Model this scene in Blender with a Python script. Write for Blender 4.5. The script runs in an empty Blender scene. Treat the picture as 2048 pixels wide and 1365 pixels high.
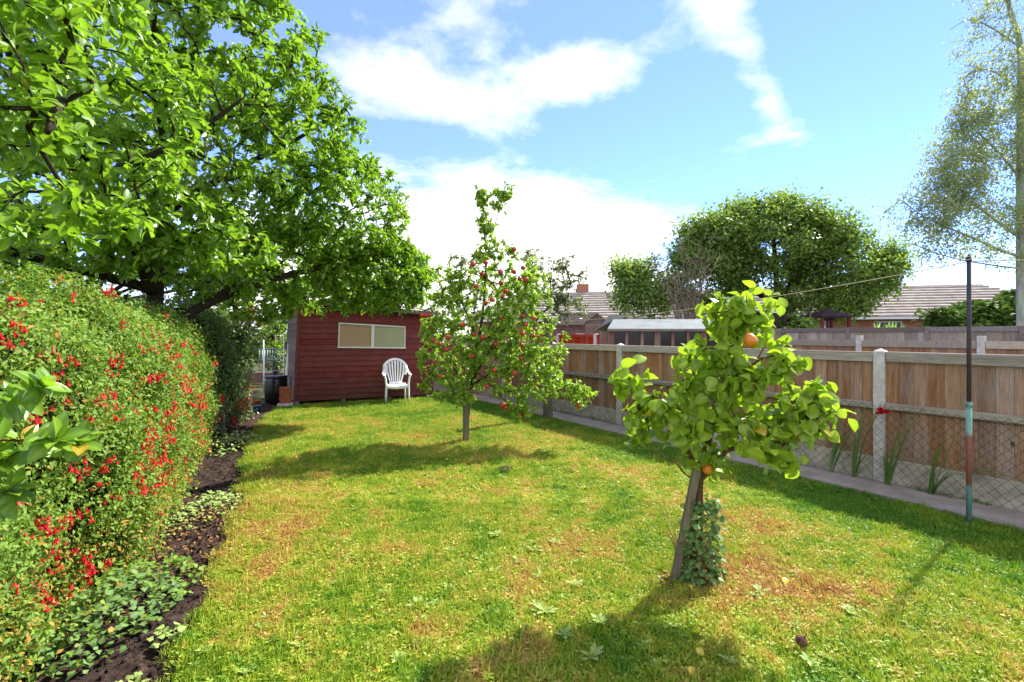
import bpy, math, random
import numpy as np
from mathutils import Vector, Matrix

random.seed(7)
RNG = np.random.default_rng(7)
PI = math.pi
SC = bpy.context.scene
COL = SC.collection

# ------------------------------------------------------------------ camera, sky, sun, exposure
F = 970.0; HZ = 670.0; CH = 1.6            # focal length in photo pixels, horizon row, eye height
cam_d = bpy.data.cameras.new("camera"); cam = bpy.data.objects.new("camera", cam_d); COL.objects.link(cam)
cam_d.sensor_width = 36.0; cam_d.lens = 36.0 * F / 2048.0
cam_d.shift_y = -(682.5 - HZ) / 2048.0
cam_d.clip_start = 0.05; cam_d.clip_end = 3000
cam.location = (0, 0, CH); cam.rotation_euler = (PI / 2, 0, 0)
SC.camera = cam

SUN_DIR = Vector((0.78, 0.62, 0)).normalized() * math.cos(math.radians(44)) + Vector((0, 0, math.sin(math.radians(44))))
SUN_AZ = math.atan2(SUN_DIR.x, SUN_DIR.y)
SC.view_settings.view_transform = 'Standard'
SC.view_settings.look = 'None'
SC.view_settings.gamma = 1.0
SC.view_settings.exposure = 2.45
try: SC.view_settings.use_curve_mapping = False
except Exception: pass
SC.render.engine = 'CYCLES'
SC.cycles.max_bounces = 10; SC.cycles.diffuse_bounces = 5; SC.cycles.glossy_bounces = 2
SC.cycles.transmission_bounces = 6; SC.cycles.transparent_max_bounces = 6
SC.cycles.caustics_reflective = False; SC.cycles.caustics_refractive = False

sun_d = bpy.data.lights.new("sun", 'SUN'); sun = bpy.data.objects.new("sun", sun_d); COL.objects.link(sun)
sun_d.energy = 2.15; sun_d.angle = math.radians(1.2); sun_d.color = (1.0, 0.95, 0.86)
sun.rotation_euler = (-SUN_DIR).to_track_quat('-Z', 'Y').to_euler()

def sky_dir(px, py):
    return Vector(((px - 1024) / F, 1.0, (HZ - py) / F)).normalized()

W = bpy.data.worlds.new("World"); SC.world = W; W.use_nodes = True
wn = W.node_tree; wn.nodes.clear()
class NT:
    """tiny node-building helper"""
    def __init__(s, nt): s.nt = nt
    def n(s, t, **kw):
        nd = s.nt.nodes.new(t)
        for k, v in kw.items():
            if k == 'inp':
                for a, b in v.items():
                    if isinstance(b, bpy.types.NodeSocket): s.nt.links.new(b, nd.inputs[a])
                    else: nd.inputs[a].default_value = b
            else: setattr(nd, k, v)
        return nd
    def math(s, op, a, b=None, c=None, clamp=False):
        nd = s.n('ShaderNodeMath', operation=op, use_clamp=clamp)
        for i, v in enumerate((a, b, c)):
            if v is None: continue
            if isinstance(v, bpy.types.NodeSocket): s.nt.links.new(v, nd.inputs[i])
            else: nd.inputs[i].default_value = v
        return nd.outputs[0]
    def mix(s, f, a, b, mode='MIX'):
        nd = s.n('ShaderNodeMix', data_type='RGBA', blend_type=mode)
        for i, v in ((0, f), (6, a), (7, b)):
            if isinstance(v, bpy.types.NodeSocket): s.nt.links.new(v, nd.inputs[i])
            elif i == 0: nd.inputs[0].default_value = v
            else: nd.inputs[i].default_value = (*v, 1) if len(v) == 3 else v
        return nd.outputs[2]
    def ramp(s, f, stops, interp='LINEAR'):
        nd = s.n('ShaderNodeValToRGB'); cr = nd.color_ramp; cr.interpolation = interp
        while len(cr.elements) < len(stops): cr.elements.new(0.5)
        for e, (p, c) in zip(cr.elements, stops):
            e.position = p; e.color = (*c, 1) if not isinstance(c, float) else (c, c, c, 1)
        s.nt.links.new(f, nd.inputs[0]); return nd.outputs[0]
    def noise(s, vec, scale, detail=3, rough=0.55, dist=0.0, out=0):
        nd = s.n('ShaderNodeTexNoise'); nd.inputs['Scale'].default_value = scale
        nd.inputs['Detail'].default_value = detail; nd.inputs['Roughness'].default_value = rough
        nd.inputs['Distortion'].default_value = dist
        if vec is not None: s.nt.links.new(vec, nd.inputs['Vector'])
        return nd.outputs[out]
    def mapr(s, v, a, b, c=0.0, d=1.0, smooth=False):
        nd = s.n('ShaderNodeMapRange'); nd.clamp = True
        if smooth: nd.interpolation_type = 'SMOOTHSTEP'
        s.nt.links.new(v, nd.inputs[0])
        for i, x in zip((1, 2, 3, 4), (a, b, c, d)): nd.inputs[i].default_value = x
        return nd.outputs[0]

w = NT(wn)
sky = w.n('ShaderNodeTexSky', sky_type='NISHITA'); sky.sun_disc = False
sky.sun_elevation = math.radians(44); sky.sun_rotation = SUN_AZ
sky.air_density = 1.0; sky.dust_density = 0.0; sky.ozone_density = 3.0
tc = w.n('ShaderNodeTexCoord'); dirv = tc.outputs['Generated']
sep = w.n('ShaderNodeSeparateXYZ', inp={0: dirv})
# clouds: noise on a flat cloud layer overhead, plus banks of cloud at real sky directions
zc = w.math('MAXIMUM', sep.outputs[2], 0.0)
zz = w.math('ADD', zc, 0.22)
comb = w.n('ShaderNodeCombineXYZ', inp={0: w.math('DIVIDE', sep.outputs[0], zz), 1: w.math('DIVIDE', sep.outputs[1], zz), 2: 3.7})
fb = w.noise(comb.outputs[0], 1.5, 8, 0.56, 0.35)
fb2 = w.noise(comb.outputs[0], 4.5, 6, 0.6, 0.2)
base = w.math('ADD', w.mapr(sep.outputs[1], -0.2, 0.35, 0.28, 0.0), w.math('ADD', fb, w.math('MULTIPLY', w.math('SUBTRACT', fb2, 0.5), 0.6)))  # thicker cloud in the unseen sky behind the camera, added as fill light
def bank(px, py, rx, ry, amp, rot=0.0):
    """soft elliptical patch of cloud centred on a sky direction; radii in degrees"""
    d = sky_dir(px, py); az = math.atan2(d.x, d.y); el = math.asin(d.z)
    A = w.math('ARCTAN2', sep.outputs[0], sep.outputs[1]); E = w.math('ARCSINE', sep.outputs[2])
    da = w.math('SUBTRACT', A, az); de = w.math('SUBTRACT', E, el)
    c, s_ = math.cos(rot), math.sin(rot)
    u = w.math('ADD', w.math('MULTIPLY', da, c), w.math('MULTIPLY', de, s_))
    v = w.math('SUBTRACT', w.math('MULTIPLY', de, c), w.math('MULTIPLY', da, s_))
    u = w.math('DIVIDE', u, math.radians(rx)); v = w.math('DIVIDE', v, math.radians(ry))
    q = w.math('ADD', w.math('MULTIPLY', u, u), w.math('MULTIPLY', v, v))
    return w.math('MULTIPLY', w.math('POWER', 2.718, w.math('MULTIPLY', q, -1.0)), amp)
dens = w.math('SUBTRACT', base, 0.55)
for b in ((970, 205, 13, 3.6, 0.26, -0.06), (850,175,6,3,.1,0), (1250, 145, 11, 3.2, 0.24, 0), (1540, 190, 2.6, 8.5, 0.38, 0.55),
          (1460, 300, 4, 1.4, 0.26, 0), (1430, 20, 5, 2, 0.16, 0), (780, 160, 6, 2.5, 0.10, 0.2), (1700, 330, 16, 12, -0.12, 0), (1150, 290, 20, 2.2, -0.10, 0),
          (1060, 440, 9, 6.0, 0.30, -0.35), (1080, 570, 20, 7, 0.60, 0), (700, 560, 22, 9, 0.4, 0), (1310, 430, 6, 3, 0.16, -0.2)):
    dens = w.math('ADD', dens, bank(*b))
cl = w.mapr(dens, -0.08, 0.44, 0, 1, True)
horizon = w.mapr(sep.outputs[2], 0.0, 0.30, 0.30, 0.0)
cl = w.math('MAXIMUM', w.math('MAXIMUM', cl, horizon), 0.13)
skyc = w.n('ShaderNodeHueSaturation', inp={'Saturation': 1.22, 'Value': 1.0, 'Hue': 0.51, 'Color': sky.outputs[0]}).outputs[0]
skymul = w.mix(1.0, skyc, (0.43, 0.50, 0.86), 'MULTIPLY')
cloudc = (3.5, 3.4, 3.25, 1)
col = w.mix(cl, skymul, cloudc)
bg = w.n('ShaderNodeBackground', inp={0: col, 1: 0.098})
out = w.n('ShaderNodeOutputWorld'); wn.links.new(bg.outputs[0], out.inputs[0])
W.cycles.sampling_method = 'MANUAL'; W.cycles.sample_map_resolution = 512

# ------------------------------------------------------------------ placing helpers
def PX(px, py, Y): return Vector(((px - 1024) / F * Y, Y, CH - (py - HZ) / F * Y))
def G(px, py):
    Y = F * CH / (py - HZ); return Vector(((px - 1024) / F * Y, Y, 0))

def tag(o, label=None, cat=None, group=None, kind=None):
    if label: o['label'] = label
    if cat: o['category'] = cat
    if group: o['group'] = group
    if kind: o['kind'] = kind
    return o
def empty(name, loc, label=None, cat=None, group=None, rz=0, kind=None):
    o = bpy.data.objects.new(name, None); COL.objects.link(o); o.location = loc; o.rotation_euler = (0, 0, rz)
    o.empty_display_size = 0.2
    return tag(o, label, cat, group, kind)
def link(name, me, parent=None, loc=(0, 0, 0), rot=None, scale=None):
    o = bpy.data.objects.new(name, me); COL.objects.link(o)
    if parent: o.parent = parent
    o.location = loc
    if rot is not None: o.rotation_euler = rot
    if scale is not None: o.scale = scale
    return o
def wpos(o):
    p = Vector((0, 0, 0))
    while o is not None: p = p + Vector(o.location); o = o.parent
    return p

class MB:
    """collects shapes, then links them as one mesh object"""
    def __init__(s): s.v = []; s.f = []; s.sm = []
    def add(s, vs, fs, smooth=False):
        k = len(s.v); s.v += [tuple(p) for p in vs]; s.f += [tuple(i + k for i in f) for f in fs]; s.sm += [smooth] * len(fs)
        return s
    def hexa(s, p):
        """8 corners: bottom 4 (ccw seen from above), top 4"""
        return s.add(p, [(3, 2, 1, 0), (4, 5, 6, 7), (0, 1, 5, 4), (1, 2, 6, 5), (2, 3, 7, 6), (3, 0, 4, 7)])
    def box(s, c, sz, ax=None, ay=None):
        c = Vector(c); x = Vector(ax or (1, 0, 0)).normalized(); y = Vector(ay).normalized() if ay else Vector((-x.y, x.x, 0)); z = x.cross(y)
        hx, hy, hz = x * sz[0] / 2, y * sz[1] / 2, z * sz[2] / 2
        return s.hexa([c - hx - hy - hz, c + hx - hy - hz, c + hx + hy - hz, c - hx + hy - hz, c - hx - hy + hz, c + hx - hy + hz, c + hx + hy + hz, c - hx + hy + hz])
    def bbox(s, c, sz, ax=None, b=0.004):
        """box with chamfered vertical and top edges"""
        c = Vector(c); x = Vector(ax or (1, 0, 0)).normalized(); y = Vector((-x.y, x.x, 0)); z = Vector((0, 0, 1))
        def ring(hx, hy, h):
            return [c + x * (sx * (hx - (b if k else 0))) + y * (sy * (hy - (0 if k else b))) + z * h
                    for sx, sy, k in ((-1, -1, 1), (1, -1, 1), (1, -1, 0), (1, 1, 0), (1, 1, 1), (-1, 1, 1), (-1, 1, 0), (-1, -1, 0))]
        R = [ring(sz[0] / 2, sz[1] / 2, -sz[2] / 2), ring(sz[0] / 2, sz[1] / 2, sz[2] / 2 - b), ring(sz[0] / 2 - b, sz[1] / 2 - b, sz[2] / 2)]
        vs = [p for r in R for p in r]; fs = []
        for k in range(2):
            for i in range(8): j = (i + 1) % 8; fs.append((k * 8 + i, k * 8 + j, k * 8 + 8 + j, k * 8 + 8 + i))
        fs.append(tuple(range(7, -1, -1))); fs.append(tuple(range(16, 24)))
        return s.add(vs, fs)
    def tube(s, pts, rad, n=8, cap=True, smooth=True, flat=None):
        pts = [Vector(p) for p in pts]; m = len(pts)
        if not hasattr(rad, '__len__'): rad = [rad] * m
        t0 = (pts[1] - pts[0]).normalized()
        a = Vector((0, 0, 1)) if abs(t0.z) < 0.9 else Vector((1, 0, 0))
        if flat: a = Vector(flat)
        x = t0.cross(a).normalized(); vs = []
        for i in range(m):
            t = (pts[min(i + 1, m - 1)] - pts[max(i - 1, 0)]).normalized()
            x = (x - t * x.dot(t)).normalized(); y = t.cross(x)
            r = rad[i]; rx, ry = (r if hasattr(r, '__len__') else (r, r))
            for k in range(n):
                an = 2 * PI * k / n; vs.append(pts[i] + x * (math.cos(an) * rx) + y * (math.sin(an) * ry))
        fs = [(i * n + k, i * n + (k + 1) % n, (i + 1) * n + (k + 1) % n, (i + 1) * n + k) for i in range(m - 1) for k in range(n)]
        s.add(vs, fs, smooth)
        if cap: s.f += [tuple(len(s.v) - len(vs) + k for k in range(n - 1, -1, -1)), tuple(len(s.v) - n + k for k in range(n))]; s.sm += [False, False]
        return s
    def lathe(s, c, prof, n=12, smooth=True, ax=(1, 0, 0), up=(0, 0, 1)):
        c = Vector(c); up = Vector(up).normalized(); x = Vector(ax); x = (x - up * x.dot(up)).normalized(); y = up.cross(x); vs = []
        for r, h in prof:
            for k in range(n): an = 2 * PI * k / n; vs.append(c + x * math.cos(an) * r + y * math.sin(an) * r + up * h)
        fs = [(i * n + k, i * n + (k + 1) % n, (i + 1) * n + (k + 1) % n, (i + 1) * n + k) for i in range(len(prof) - 1) for k in range(n)]
        fs += [tuple(range(n - 1, -1, -1)), tuple((len(prof) - 1) * n + k for k in range(n))]
        return s.add(vs, fs, smooth)
    def mesh(s, name, mat, off=None):
        me = bpy.data.meshes.new(name); v = s.v
        if off is not None: v = [(p[0] - off[0], p[1] - off[1], p[2] - off[2]) for p in v]
        me.from_pydata(v, [], s.f); me.polygons.foreach_set('use_smooth', s.sm)
        for m in (mat if isinstance(mat, (list, tuple)) else [mat]): me.materials.append(m)
        me.update(); return me
    def build(s, name, mat, parent=None, label=None, kind=None):
        off = wpos(parent) if parent else None
        o = link(name, s.mesh(name, mat, off), parent)
        return tag(o, label, None, None, kind)

def np_mesh(name, V, T, mat, v=None, rib=None, off=None, smooth=True):
    """triangle mesh from numpy arrays; v = per-vertex shade value"""
    if off is not None: V = V - np.array(off)[None]
    me = bpy.data.meshes.new(name)
    me.vertices.add(len(V)); me.vertices.foreach_set('co', V.astype(np.float32).ravel())
    me.loops.add(len(T) * 3); me.loops.foreach_set('vertex_index', T.astype(np.int32).ravel())
    me.polygons.add(len(T)); me.polygons.foreach_set('loop_start', (np.arange(len(T)) * 3).astype(np.int32))
    try: me.polygons.foreach_set('loop_total', np.full(len(T), 3, np.int32))
    except Exception: pass
    me.polygons.foreach_set('use_smooth', np.full(len(T), smooth))
    if v is not None:
        a = me.attributes.new('v', 'FLOAT', 'POINT'); a.data.foreach_set('value', v.astype(np.float32))
    if rib is not None:
        a = me.attributes.new('rib', 'FLOAT', 'POINT'); a.data.foreach_set('value', rib.astype(np.float32))
    me.materials.append(mat); me.update(calc_edges=True); me.validate()
    return me

def leaf_tmpl(ws, fold=0.25, curl=0.25, ruf=0.0):
    """leaf along +Y, length 1. ws = half widths of the inner rows"""
    k = len(ws) + 1; vs = [(0, 0, 0)]; rib = [1.0]; tr = []
    for i, wd in enumerate(ws, 1):
        t = i / k; z = -curl * t * t; y = t
        vs += [(-wd, y, z + fold * wd + ruf * math.sin(i * 2.4)), (0, y, z), (wd, y, z + fold * wd - ruf * math.sin(i * 2.4 + 1))]; rib += [0, 1, 0]
    vs.append((0, 1, -curl)); rib.append(0.6); tip = len(vs) - 1
    tr += [(0, 2, 1), (0, 3, 2)]
    for i in range(len(ws) - 1):
        a = 1 + i * 3; b = a + 3
        tr += [(a, a + 1, b + 1), (a, b + 1, b), (a + 1, a + 2, b + 2), (a + 1, b + 2, b + 1)]
    a = 1 + (len(ws) - 1) * 3; tr += [(a, a + 1, tip), (a + 1, a + 2, tip)]
    return np.array(vs, float), np.array(tr), np.array(rib)
T_MAG = leaf_tmpl([.10, .19, .22, .17], .35, .22)
T_PEAR = leaf_tmpl([.31, .42, .42, .33], .30, .42, .02)
T_APPLE = leaf_tmpl([.24, .26], .4, .25)
T_SMALL = leaf_tmpl([.30], .35, .2)
T_IVY = leaf_tmpl([.46, .36, .16], .15, .15)
T_BLADE = leaf_tmpl([.035, .03], .2, .35)

def nrm(a): return a / np.maximum(np.linalg.norm(a, axis=1, keepdims=True), 1e-9)
def frames(D, N):
    D = nrm(D); N = N - D * np.sum(D * N, 1, keepdims=True); N = nrm(N); R = np.cross(D, N); return D, N, R
def place(tm, P, D, N, S):
    V, T, rib = tm; D, N, R = frames(D, N); n = len(P); k = len(V); S = S[:, None, None]
    out = P[:, None] + S * (V[None, :, 0:1] * R[:, None] + V[None, :, 1:2] * D[:, None] + V[None, :, 2:3] * N[:, None])
    tr = T[None] + (np.arange(n) * k)[:, None, None]
    return out.reshape(-1, 3), tr.reshape(-1, 3), np.tile(rib, n)
def leaves(name, tm, P, D, N, S, mat, parent, v=None, kind='stuff', label=None):
    V, T, rib = place(tm, P, D, N, S)
    if v is None: v = RNG.random(len(P))
    off = wpos(parent) if parent else None
    o = link(name, np_mesh(name, V, T, mat, np.repeat(v, len(tm[0])), rib, off), parent)
    return tag(o, label, None, None, kind)
def leaf_objs(name, me, P, D, N, S, parent):
    """each leaf an object of its own sharing one mesh"""
    D, N, R = frames(D, N); off = np.array(wpos(parent))
    for i in range(len(P)):
        o = bpy.data.objects.new(name, me); COL.objects.link(o); o.parent = parent
        m = Matrix(((R[i][0], D[i][0], N[i][0], 0), (R[i][1], D[i][1], N[i][1], 0), (R[i][2], D[i][2], N[i][2], 0), (0, 0, 0, 1)))
        o.rotation_mode = 'QUATERNION'; o.rotation_quaternion = m.to_quaternion()
        o.location = P[i] - off; o.scale = (S[i],) * 3

def rand_dirs(n):
    return nrm(RNG.normal(size=(n, 3)))

# ------------------------------------------------------------------ materials
def new_mat(name):
    m = bpy.data.materials.new(name); m.use_nodes = True; m.node_tree.nodes.clear(); t = NT(m.node_tree)
    o = t.n('ShaderNodeOutputMaterial'); return m, t, o
def principled(t, o, col, rough=0.6, spec=0.3, bump=None, bstr=0.3, bdist=0.01, metal=0.0):
    p = t.n('ShaderNodeBsdfPrincipled')
    for k, v in (('Base Color', col), ('Roughness', rough), ('Specular IOR Level', spec), ('Metallic', metal)):
        if isinstance(v, bpy.types.NodeSocket): t.nt.links.new(v, p.inputs[k])
        else: p.inputs[k].default_value = (*v, 1) if isinstance(v, tuple) and len(v) == 3 else v
    if bump is not None:
        b = t.n('ShaderNodeBump', inp={'Strength': bstr, 'Distance': bdist, 'Height': bump}); t.nt.links.new(b.outputs[0], p.inputs['Normal'])
    if o is not None: t.nt.links.new(p.outputs[0], o.inputs[0])
    return p
def m_plain(name, c, rough=0.6, spec=0.3, var=0.15, scale=8, metal=0.0, bstr=0.2):
    m, t, o = new_mat(name); tc = t.n('ShaderNodeTexCoord').outputs['Object']
    n = t.noise(tc, scale, 5, 0.6); n2 = t.noise(tc, scale * 6, 3)
    f = t.math('ADD', t.math('MULTIPLY', n, 0.7), t.math('MULTIPLY', n2, 0.3))
    lo = tuple(x * (1 - var * 1.6) for x in c); hi = tuple(min(1, x * (1 + var)) for x in c)
    col = t.ramp(f, [(0.3, lo), (0.7, hi)])
    principled(t, o, col, rough, spec, n2, bstr, 0.004, metal); return m
def m_leaf(name, dark, light, yellow=(0.35, 0.3, 0.03), obj=False, trans=0.42, rough=0.38, spec=0.45, yfrac=0.04, rib=0.35):
    m, t, o = new_mat(name)
    if obj: v = t.n('ShaderNodeObjectInfo').outputs['Random']
    else: v = t.n('ShaderNodeAttribute', attribute_name='v').outputs['Fac']
    col = t.ramp(v, [(0.0, dark), (0.75, light), (1 - yfrac, light), (min(0.999, 1 - yfrac * 0.7), yellow)])
    rb = t.n('ShaderNodeAttribute', attribute_name='rib').outputs['Fac']
    tc = t.n('ShaderNodeTexCoord').outputs['Object']
    nz = t.noise(tc, 30, 2)
    col = t.mix(t.math('MULTIPLY', nz, 0.35), col, tuple(min(1, x * 1.5) for x in light))
    col = t.mix(t.math('MULTIPLY', t.math('POWER', rb, 3.0), rib), col, tuple(min(1, x * 2.0 + 0.02) for x in light))
    p = principled(t, None, col, rough, spec)
    tcol = t.mix(0.6, col, tuple(min(1, x) for x in (light[0] * 1.9, light[1] * 2.0, light[2] * 0.7)))
    tr = t.n('ShaderNodeBsdfTranslucent', inp={0: tcol})
    mx = t.n('ShaderNodeMixShader', inp={0: trans}); t.nt.links.new(p.outputs[0], mx.inputs[1]); t.nt.links.new(tr.outputs[0], mx.inputs[2])
    t.nt.links.new(mx.outputs[0], o.inputs[0]); return m
def m_bark(name, c, scale=10, rough=0.9):
    m, t, o = new_mat(name); tc = t.n('ShaderNodeTexCoord').outputs['Object']
    mp = t.n('ShaderNodeMapping', inp={0: tc}); mp.inputs['Scale'].default_value = (1, 1, 0.25)
    n = t.noise(mp.outputs[0], scale * 3, 6, 0.65, 0.3); n2 = t.noise(tc, scale * 0.5, 3)
    col = t.ramp(n, [(0.35, tuple(x * 0.35 for x in c)), (0.6, c), (0.8, tuple(min(1, x * 1.7) for x in c))])
    col = t.mix(t.mapr(n2, 0.45, 0.7), col, tuple((c[0] * .8, c[1] * 1.15, c[2] * .7)))
    principled(t, o, col, rough, 0.1, n, 0.8, 0.01); return m
def m_wood(name, a, b, c, knots=True, rough=0.85, vert=True, var=0.27, grey=0.4, foot=False):
    """weathered board; every object gets its own grain and tone"""
    m, t, o = new_mat(name); tc = t.n('ShaderNodeTexCoord').outputs['Object']; oi = t.n('ShaderNodeObjectInfo').outputs['Random']
    add = t.n('ShaderNodeVectorMath', operation='ADD', inp={0: tc})
    cb = t.n('ShaderNodeCombineXYZ', inp={0: t.math('MULTIPLY', oi, 37.0), 1: t.math('MULTIPLY', oi, 11.0), 2: t.math('MULTIPLY', oi, 53.0)})
    t.nt.links.new(cb.outputs[0], add.inputs[1])
    mp = t.n('ShaderNodeMapping', inp={0: add.outputs[0]}); mp.inputs['Scale'].default_value = (1, 1, 0.06) if vert else (0.06, 1, 1)
    grain = t.noise(mp.outputs[0], 90, 6, 0.7, 0.6); broad = t.noise(mp.outputs[0], 14, 4, 0.6, 0.8); cloud = t.noise(add.outputs[0], 3.0, 4)
    col = t.ramp(broad, [(0.3, a), (0.5, b), (0.7, c)])
    col = t.mix(t.mapr(grain, 0.36, 0.6, 0.6, 0.0), col, tuple(x * 0.4 for x in a))
    col = t.mix(t.mapr(cloud, 0.42, 0.75, 0, grey), col, tuple((a[0] + c[0]) * 0.5 * x for x in (0.95, 0.88, 0.78)))
    hv = t.n('ShaderNodeHueSaturation', inp={'Color': col, 'Value': t.mapr(oi, 0, 1, 1 - var, 1 + var), 'Saturation': t.mapr(t.math('FRACT', t.math('MULTIPLY', oi, 7.3)), 0, 1, 1 - var * .8, 1 + var * .8)}).outputs[0]
    h = grain
    if foot:
        gz = t.n('ShaderNodeSeparateXYZ', inp={0: t.n('ShaderNodeNewGeometry').outputs['Position']}).outputs[2]
        st = t.mapr(t.math('ADD', gz, t.math('MULTIPLY', t.math('SUBTRACT', cloud, 0.5), 0.9)), 0.0, 0.75, 0.75, 0.0)
        hv = t.mix(st, hv, (0.085, 0.045, 0.032))
        hv = t.mix(t.mapr(t.noise(mp.outputs[0], 5, 4), 0.5, 0.75, 0, 0.35), hv, (0.26, 0.10, 0.075))
    if knots:
        mp2 = t.n('ShaderNodeMapping', inp={0: add.outputs[0]}); mp2.inputs['Scale'].default_value = (1, 1, 0.55) if vert else (0.55, 1, 1)
        vo = t.n('ShaderNodeTexVoronoi', inp={'Vector': mp2.outputs[0], 'Scale': 5.5}); vo.inputs['Randomness'].default_value = 1.0
        kd = t.mapr(vo.outputs['Distance'], 0.05, 0.11, 1.0, 0.0); kd = t.math('MULTIPLY', kd, t.mapr(cloud, 0.44, 0.46))
        hv = t.mix(t.math('MULTIPLY', kd, 0.85), hv, (0.03, 0.015, 0.01))
    principled(t, o, hv, rough, 0.15, h, 0.5, 0.004); return m

M = {}
M['mag'] = m_leaf('magnolia_leaf', (0.05, 0.12, 0.015), (0.19, 0.32, 0.025), (0.50, 0.22, 0.02), yfrac=0.008)
M['mag_o'] = m_leaf('magnolia_leaf_near', (0.05, 0.12, 0.015), (0.19, 0.32, 0.025), (0.50, 0.22, 0.02), obj=True, yfrac=0.012)
M['pear'] = m_leaf('pear_leaf', (0.08, 0.17, 0.015), (0.27, 0.38, 0.03), (0.5, 0.25, 0.02), yfrac=0.03)
M['pear_o'] = m_leaf('pear_leaf_near', (0.08, 0.17, 0.015), (0.27, 0.38, 0.03), (0.5, 0.25, 0.02), obj=True, yfrac=0.05)
M['apple'] = m_leaf('apple_leaf', (0.09, 0.18, 0.02), (0.25, 0.37, 0.04), (0.4, 0.3, 0.04), yfrac=0.02)
M['fuchsia'] = m_leaf('fuchsia_leaf', (0.04, 0.09, 0.012), (0.165, 0.265, 0.032), (0.42, 0.15, 0.03), yfrac=0.05, trans=0.3, rough=0.6, spec=0.22)
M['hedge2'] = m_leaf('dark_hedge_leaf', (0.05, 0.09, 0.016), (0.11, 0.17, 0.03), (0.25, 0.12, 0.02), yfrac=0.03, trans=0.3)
M['bgtree'] = m_leaf('far_tree_leaf', (0.07, 0.13, 0.035), (0.19, 0.275, 0.065), (0.25, 0.25, 0.06), yfrac=0.02, trans=0.42, spec=0.2)
M['grey'] = m_leaf('greyish_leaf', (0.07, 0.10, 0.05), (0.15, 0.19, 0.09), (0.25, 0.2, 0.1), yfrac=0.05, trans=0.35)
M['birch'] = m_leaf('birch_leaf', (0.14, 0.18, 0.08), (0.29, 0.34, 0.17), (0.36, 0.34, 0.2), yfrac=0.05, trans=0.4)
M['conifer'] = m_leaf('conifer_spray', spec=.1, rough=.7, dark=(0.035, 0.07, 0.015), light=(0.10, 0.17, 0.03), yellow=(0.1, 0.12, 0.03), yfrac=0.05, trans=0.15)
M['ivy'] = m_leaf('ivy_leaf', (0.05, 0.11, 0.025), (0.13, 0.22, 0.06), (0.3, 0.25, 0.04), yfrac=0.03, trans=0.25, rough=0.55, spec=0.25)
M['weed'] = m_leaf('weed_leaf', (0.14, 0.23, 0.045), (0.27, 0.36, 0.09), (0.3, 0.3, 0.1), yfrac=0.02, trans=0.25, rough=0.6, spec=0.2)
M['reed'] = m_leaf('sword_leaf', (0.09, 0.19, 0.04), (0.24, 0.36, 0.11), (0.5, 0.42, 0.16), yfrac=0.06, trans=0.35)
M['dead'] = m_leaf('dead_leaf', (0.10, 0.04, 0.015), (0.25, 0.12, 0.04), (0.4, 0.25, 0.08), yfrac=0.1, trans=0.1, spec=0.1)
M['bark'] = m_bark('bark_brown', (0.10, 0.07, 0.05)); M['bark_dark'] = m_bark('bark_dark', (0.05, 0.035, 0.025))
M['bark_red'] = m_bark('bark_reddish', (0.16, 0.08, 0.05)); M['bark_birch'] = m_bark('bark_birch', (0.42, 0.40, 0.36), 3)
M['twig'] = m_bark('bare_twig', (0.24, 0.17, 0.15))
M['fence'] = m_wood('fence_board', (0.26, 0.12, 0.058), (0.39, 0.21, 0.11), (0.44, 0.30, 0.19), var=0.18, grey=0.3)
M['rail'] = m_wood('fence_rail', (0.36, 0.31, 0.22), (0.48, 0.42, 0.31), (0.52, 0.46, 0.35), knots=False, vert=False)
M['fence3'] = m_wood('old_fence_board', (0.30, 0.235, 0.165), (0.42, 0.335, 0.24), (0.50, 0.41, 0.31), knots=False)
M['fence_red'] = m_wood('red_fence_board', (0.45, 0.045, 0.018), (0.52, 0.06, 0.022), (0.55, 0.08, 0.03), knots=False, grey=0.0, var=.1)
M['shed'] = m_wood('shed_board', (0.18, 0.035, 0.032), (0.205, 0.043, 0.038), (0.23, 0.060, 0.050), knots=False, vert=False, rough=0.75, var=0.07, grey=0.0, foot=True)
M['greywood'] = m_wood('grey_wood', (0.18, 0.145, 0.12), (0.27, 0.22, 0.185), (0.34, 0.285, 0.24), knots=False, vert=False)
M['pinkwood'] = m_wood('pink_wood', (0.22, 0.12, 0.09), (0.34, 0.20, 0.16), (0.42, 0.28, 0.22), knots=False)
M['stake'] = m_wood('stake_wood', (0.14, 0.12, 0.07), (0.21, 0.18, 0.11), (0.27, 0.23, 0.15), knots=False)
M['sidewall'] = m_wood('side_wall', (0.13, 0.10, 0.075), (0.18, 0.14, 0.105), (0.22, 0.17, 0.13), knots=False)
M['concrete'] = m_plain('concrete', (0.60, 0.56, 0.48), 0.9, 0.1, 0.22, 12, bstr=0.5)
M['gravelboard'] = m_plain('gravel_board_concrete', (0.47, 0.42, 0.31), 0.9, 0.1, 0.3, 7, bstr=0.5)
M['plastic'] = m_plain('white_plastic', (0.86, 0.85, 0.82), 0.35, 0.45, 0.04, 5, bstr=0.02)
M['white'] = m_plain('white_paint', (0.72, 0.70, 0.64), 0.55, 0.3, 0.15, 20)
M['felt'] = m_plain('roof_felt', (0.22, 0.24, 0.225), 0.9, 0.1, 0.2, 3, bstr=0.4)
M['feltdark'] = m_plain('dark_felt', (0.06, 0.045, 0.04), 0.9, 0.1, 0.2, 5)
M['black'] = m_plain('black_plastic', (0.012, 0.012, 0.013), 0.25, 0.5, 0.3, 6)
M['brick'] = m_plain('red_brick', (0.38, 0.11, 0.06), 0.9, 0.1, 0.3, 14, bstr=0.6)
M['housebrick'] = m_plain('house_brick', (0.40, 0.17, 0.10), 0.9, 0.1, 0.2, 14)
M['rooftile'] = m_plain('roof_tile', (0.42, 0.37, 0.31), 0.95, 0.05, 0.25, 1.5)
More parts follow.
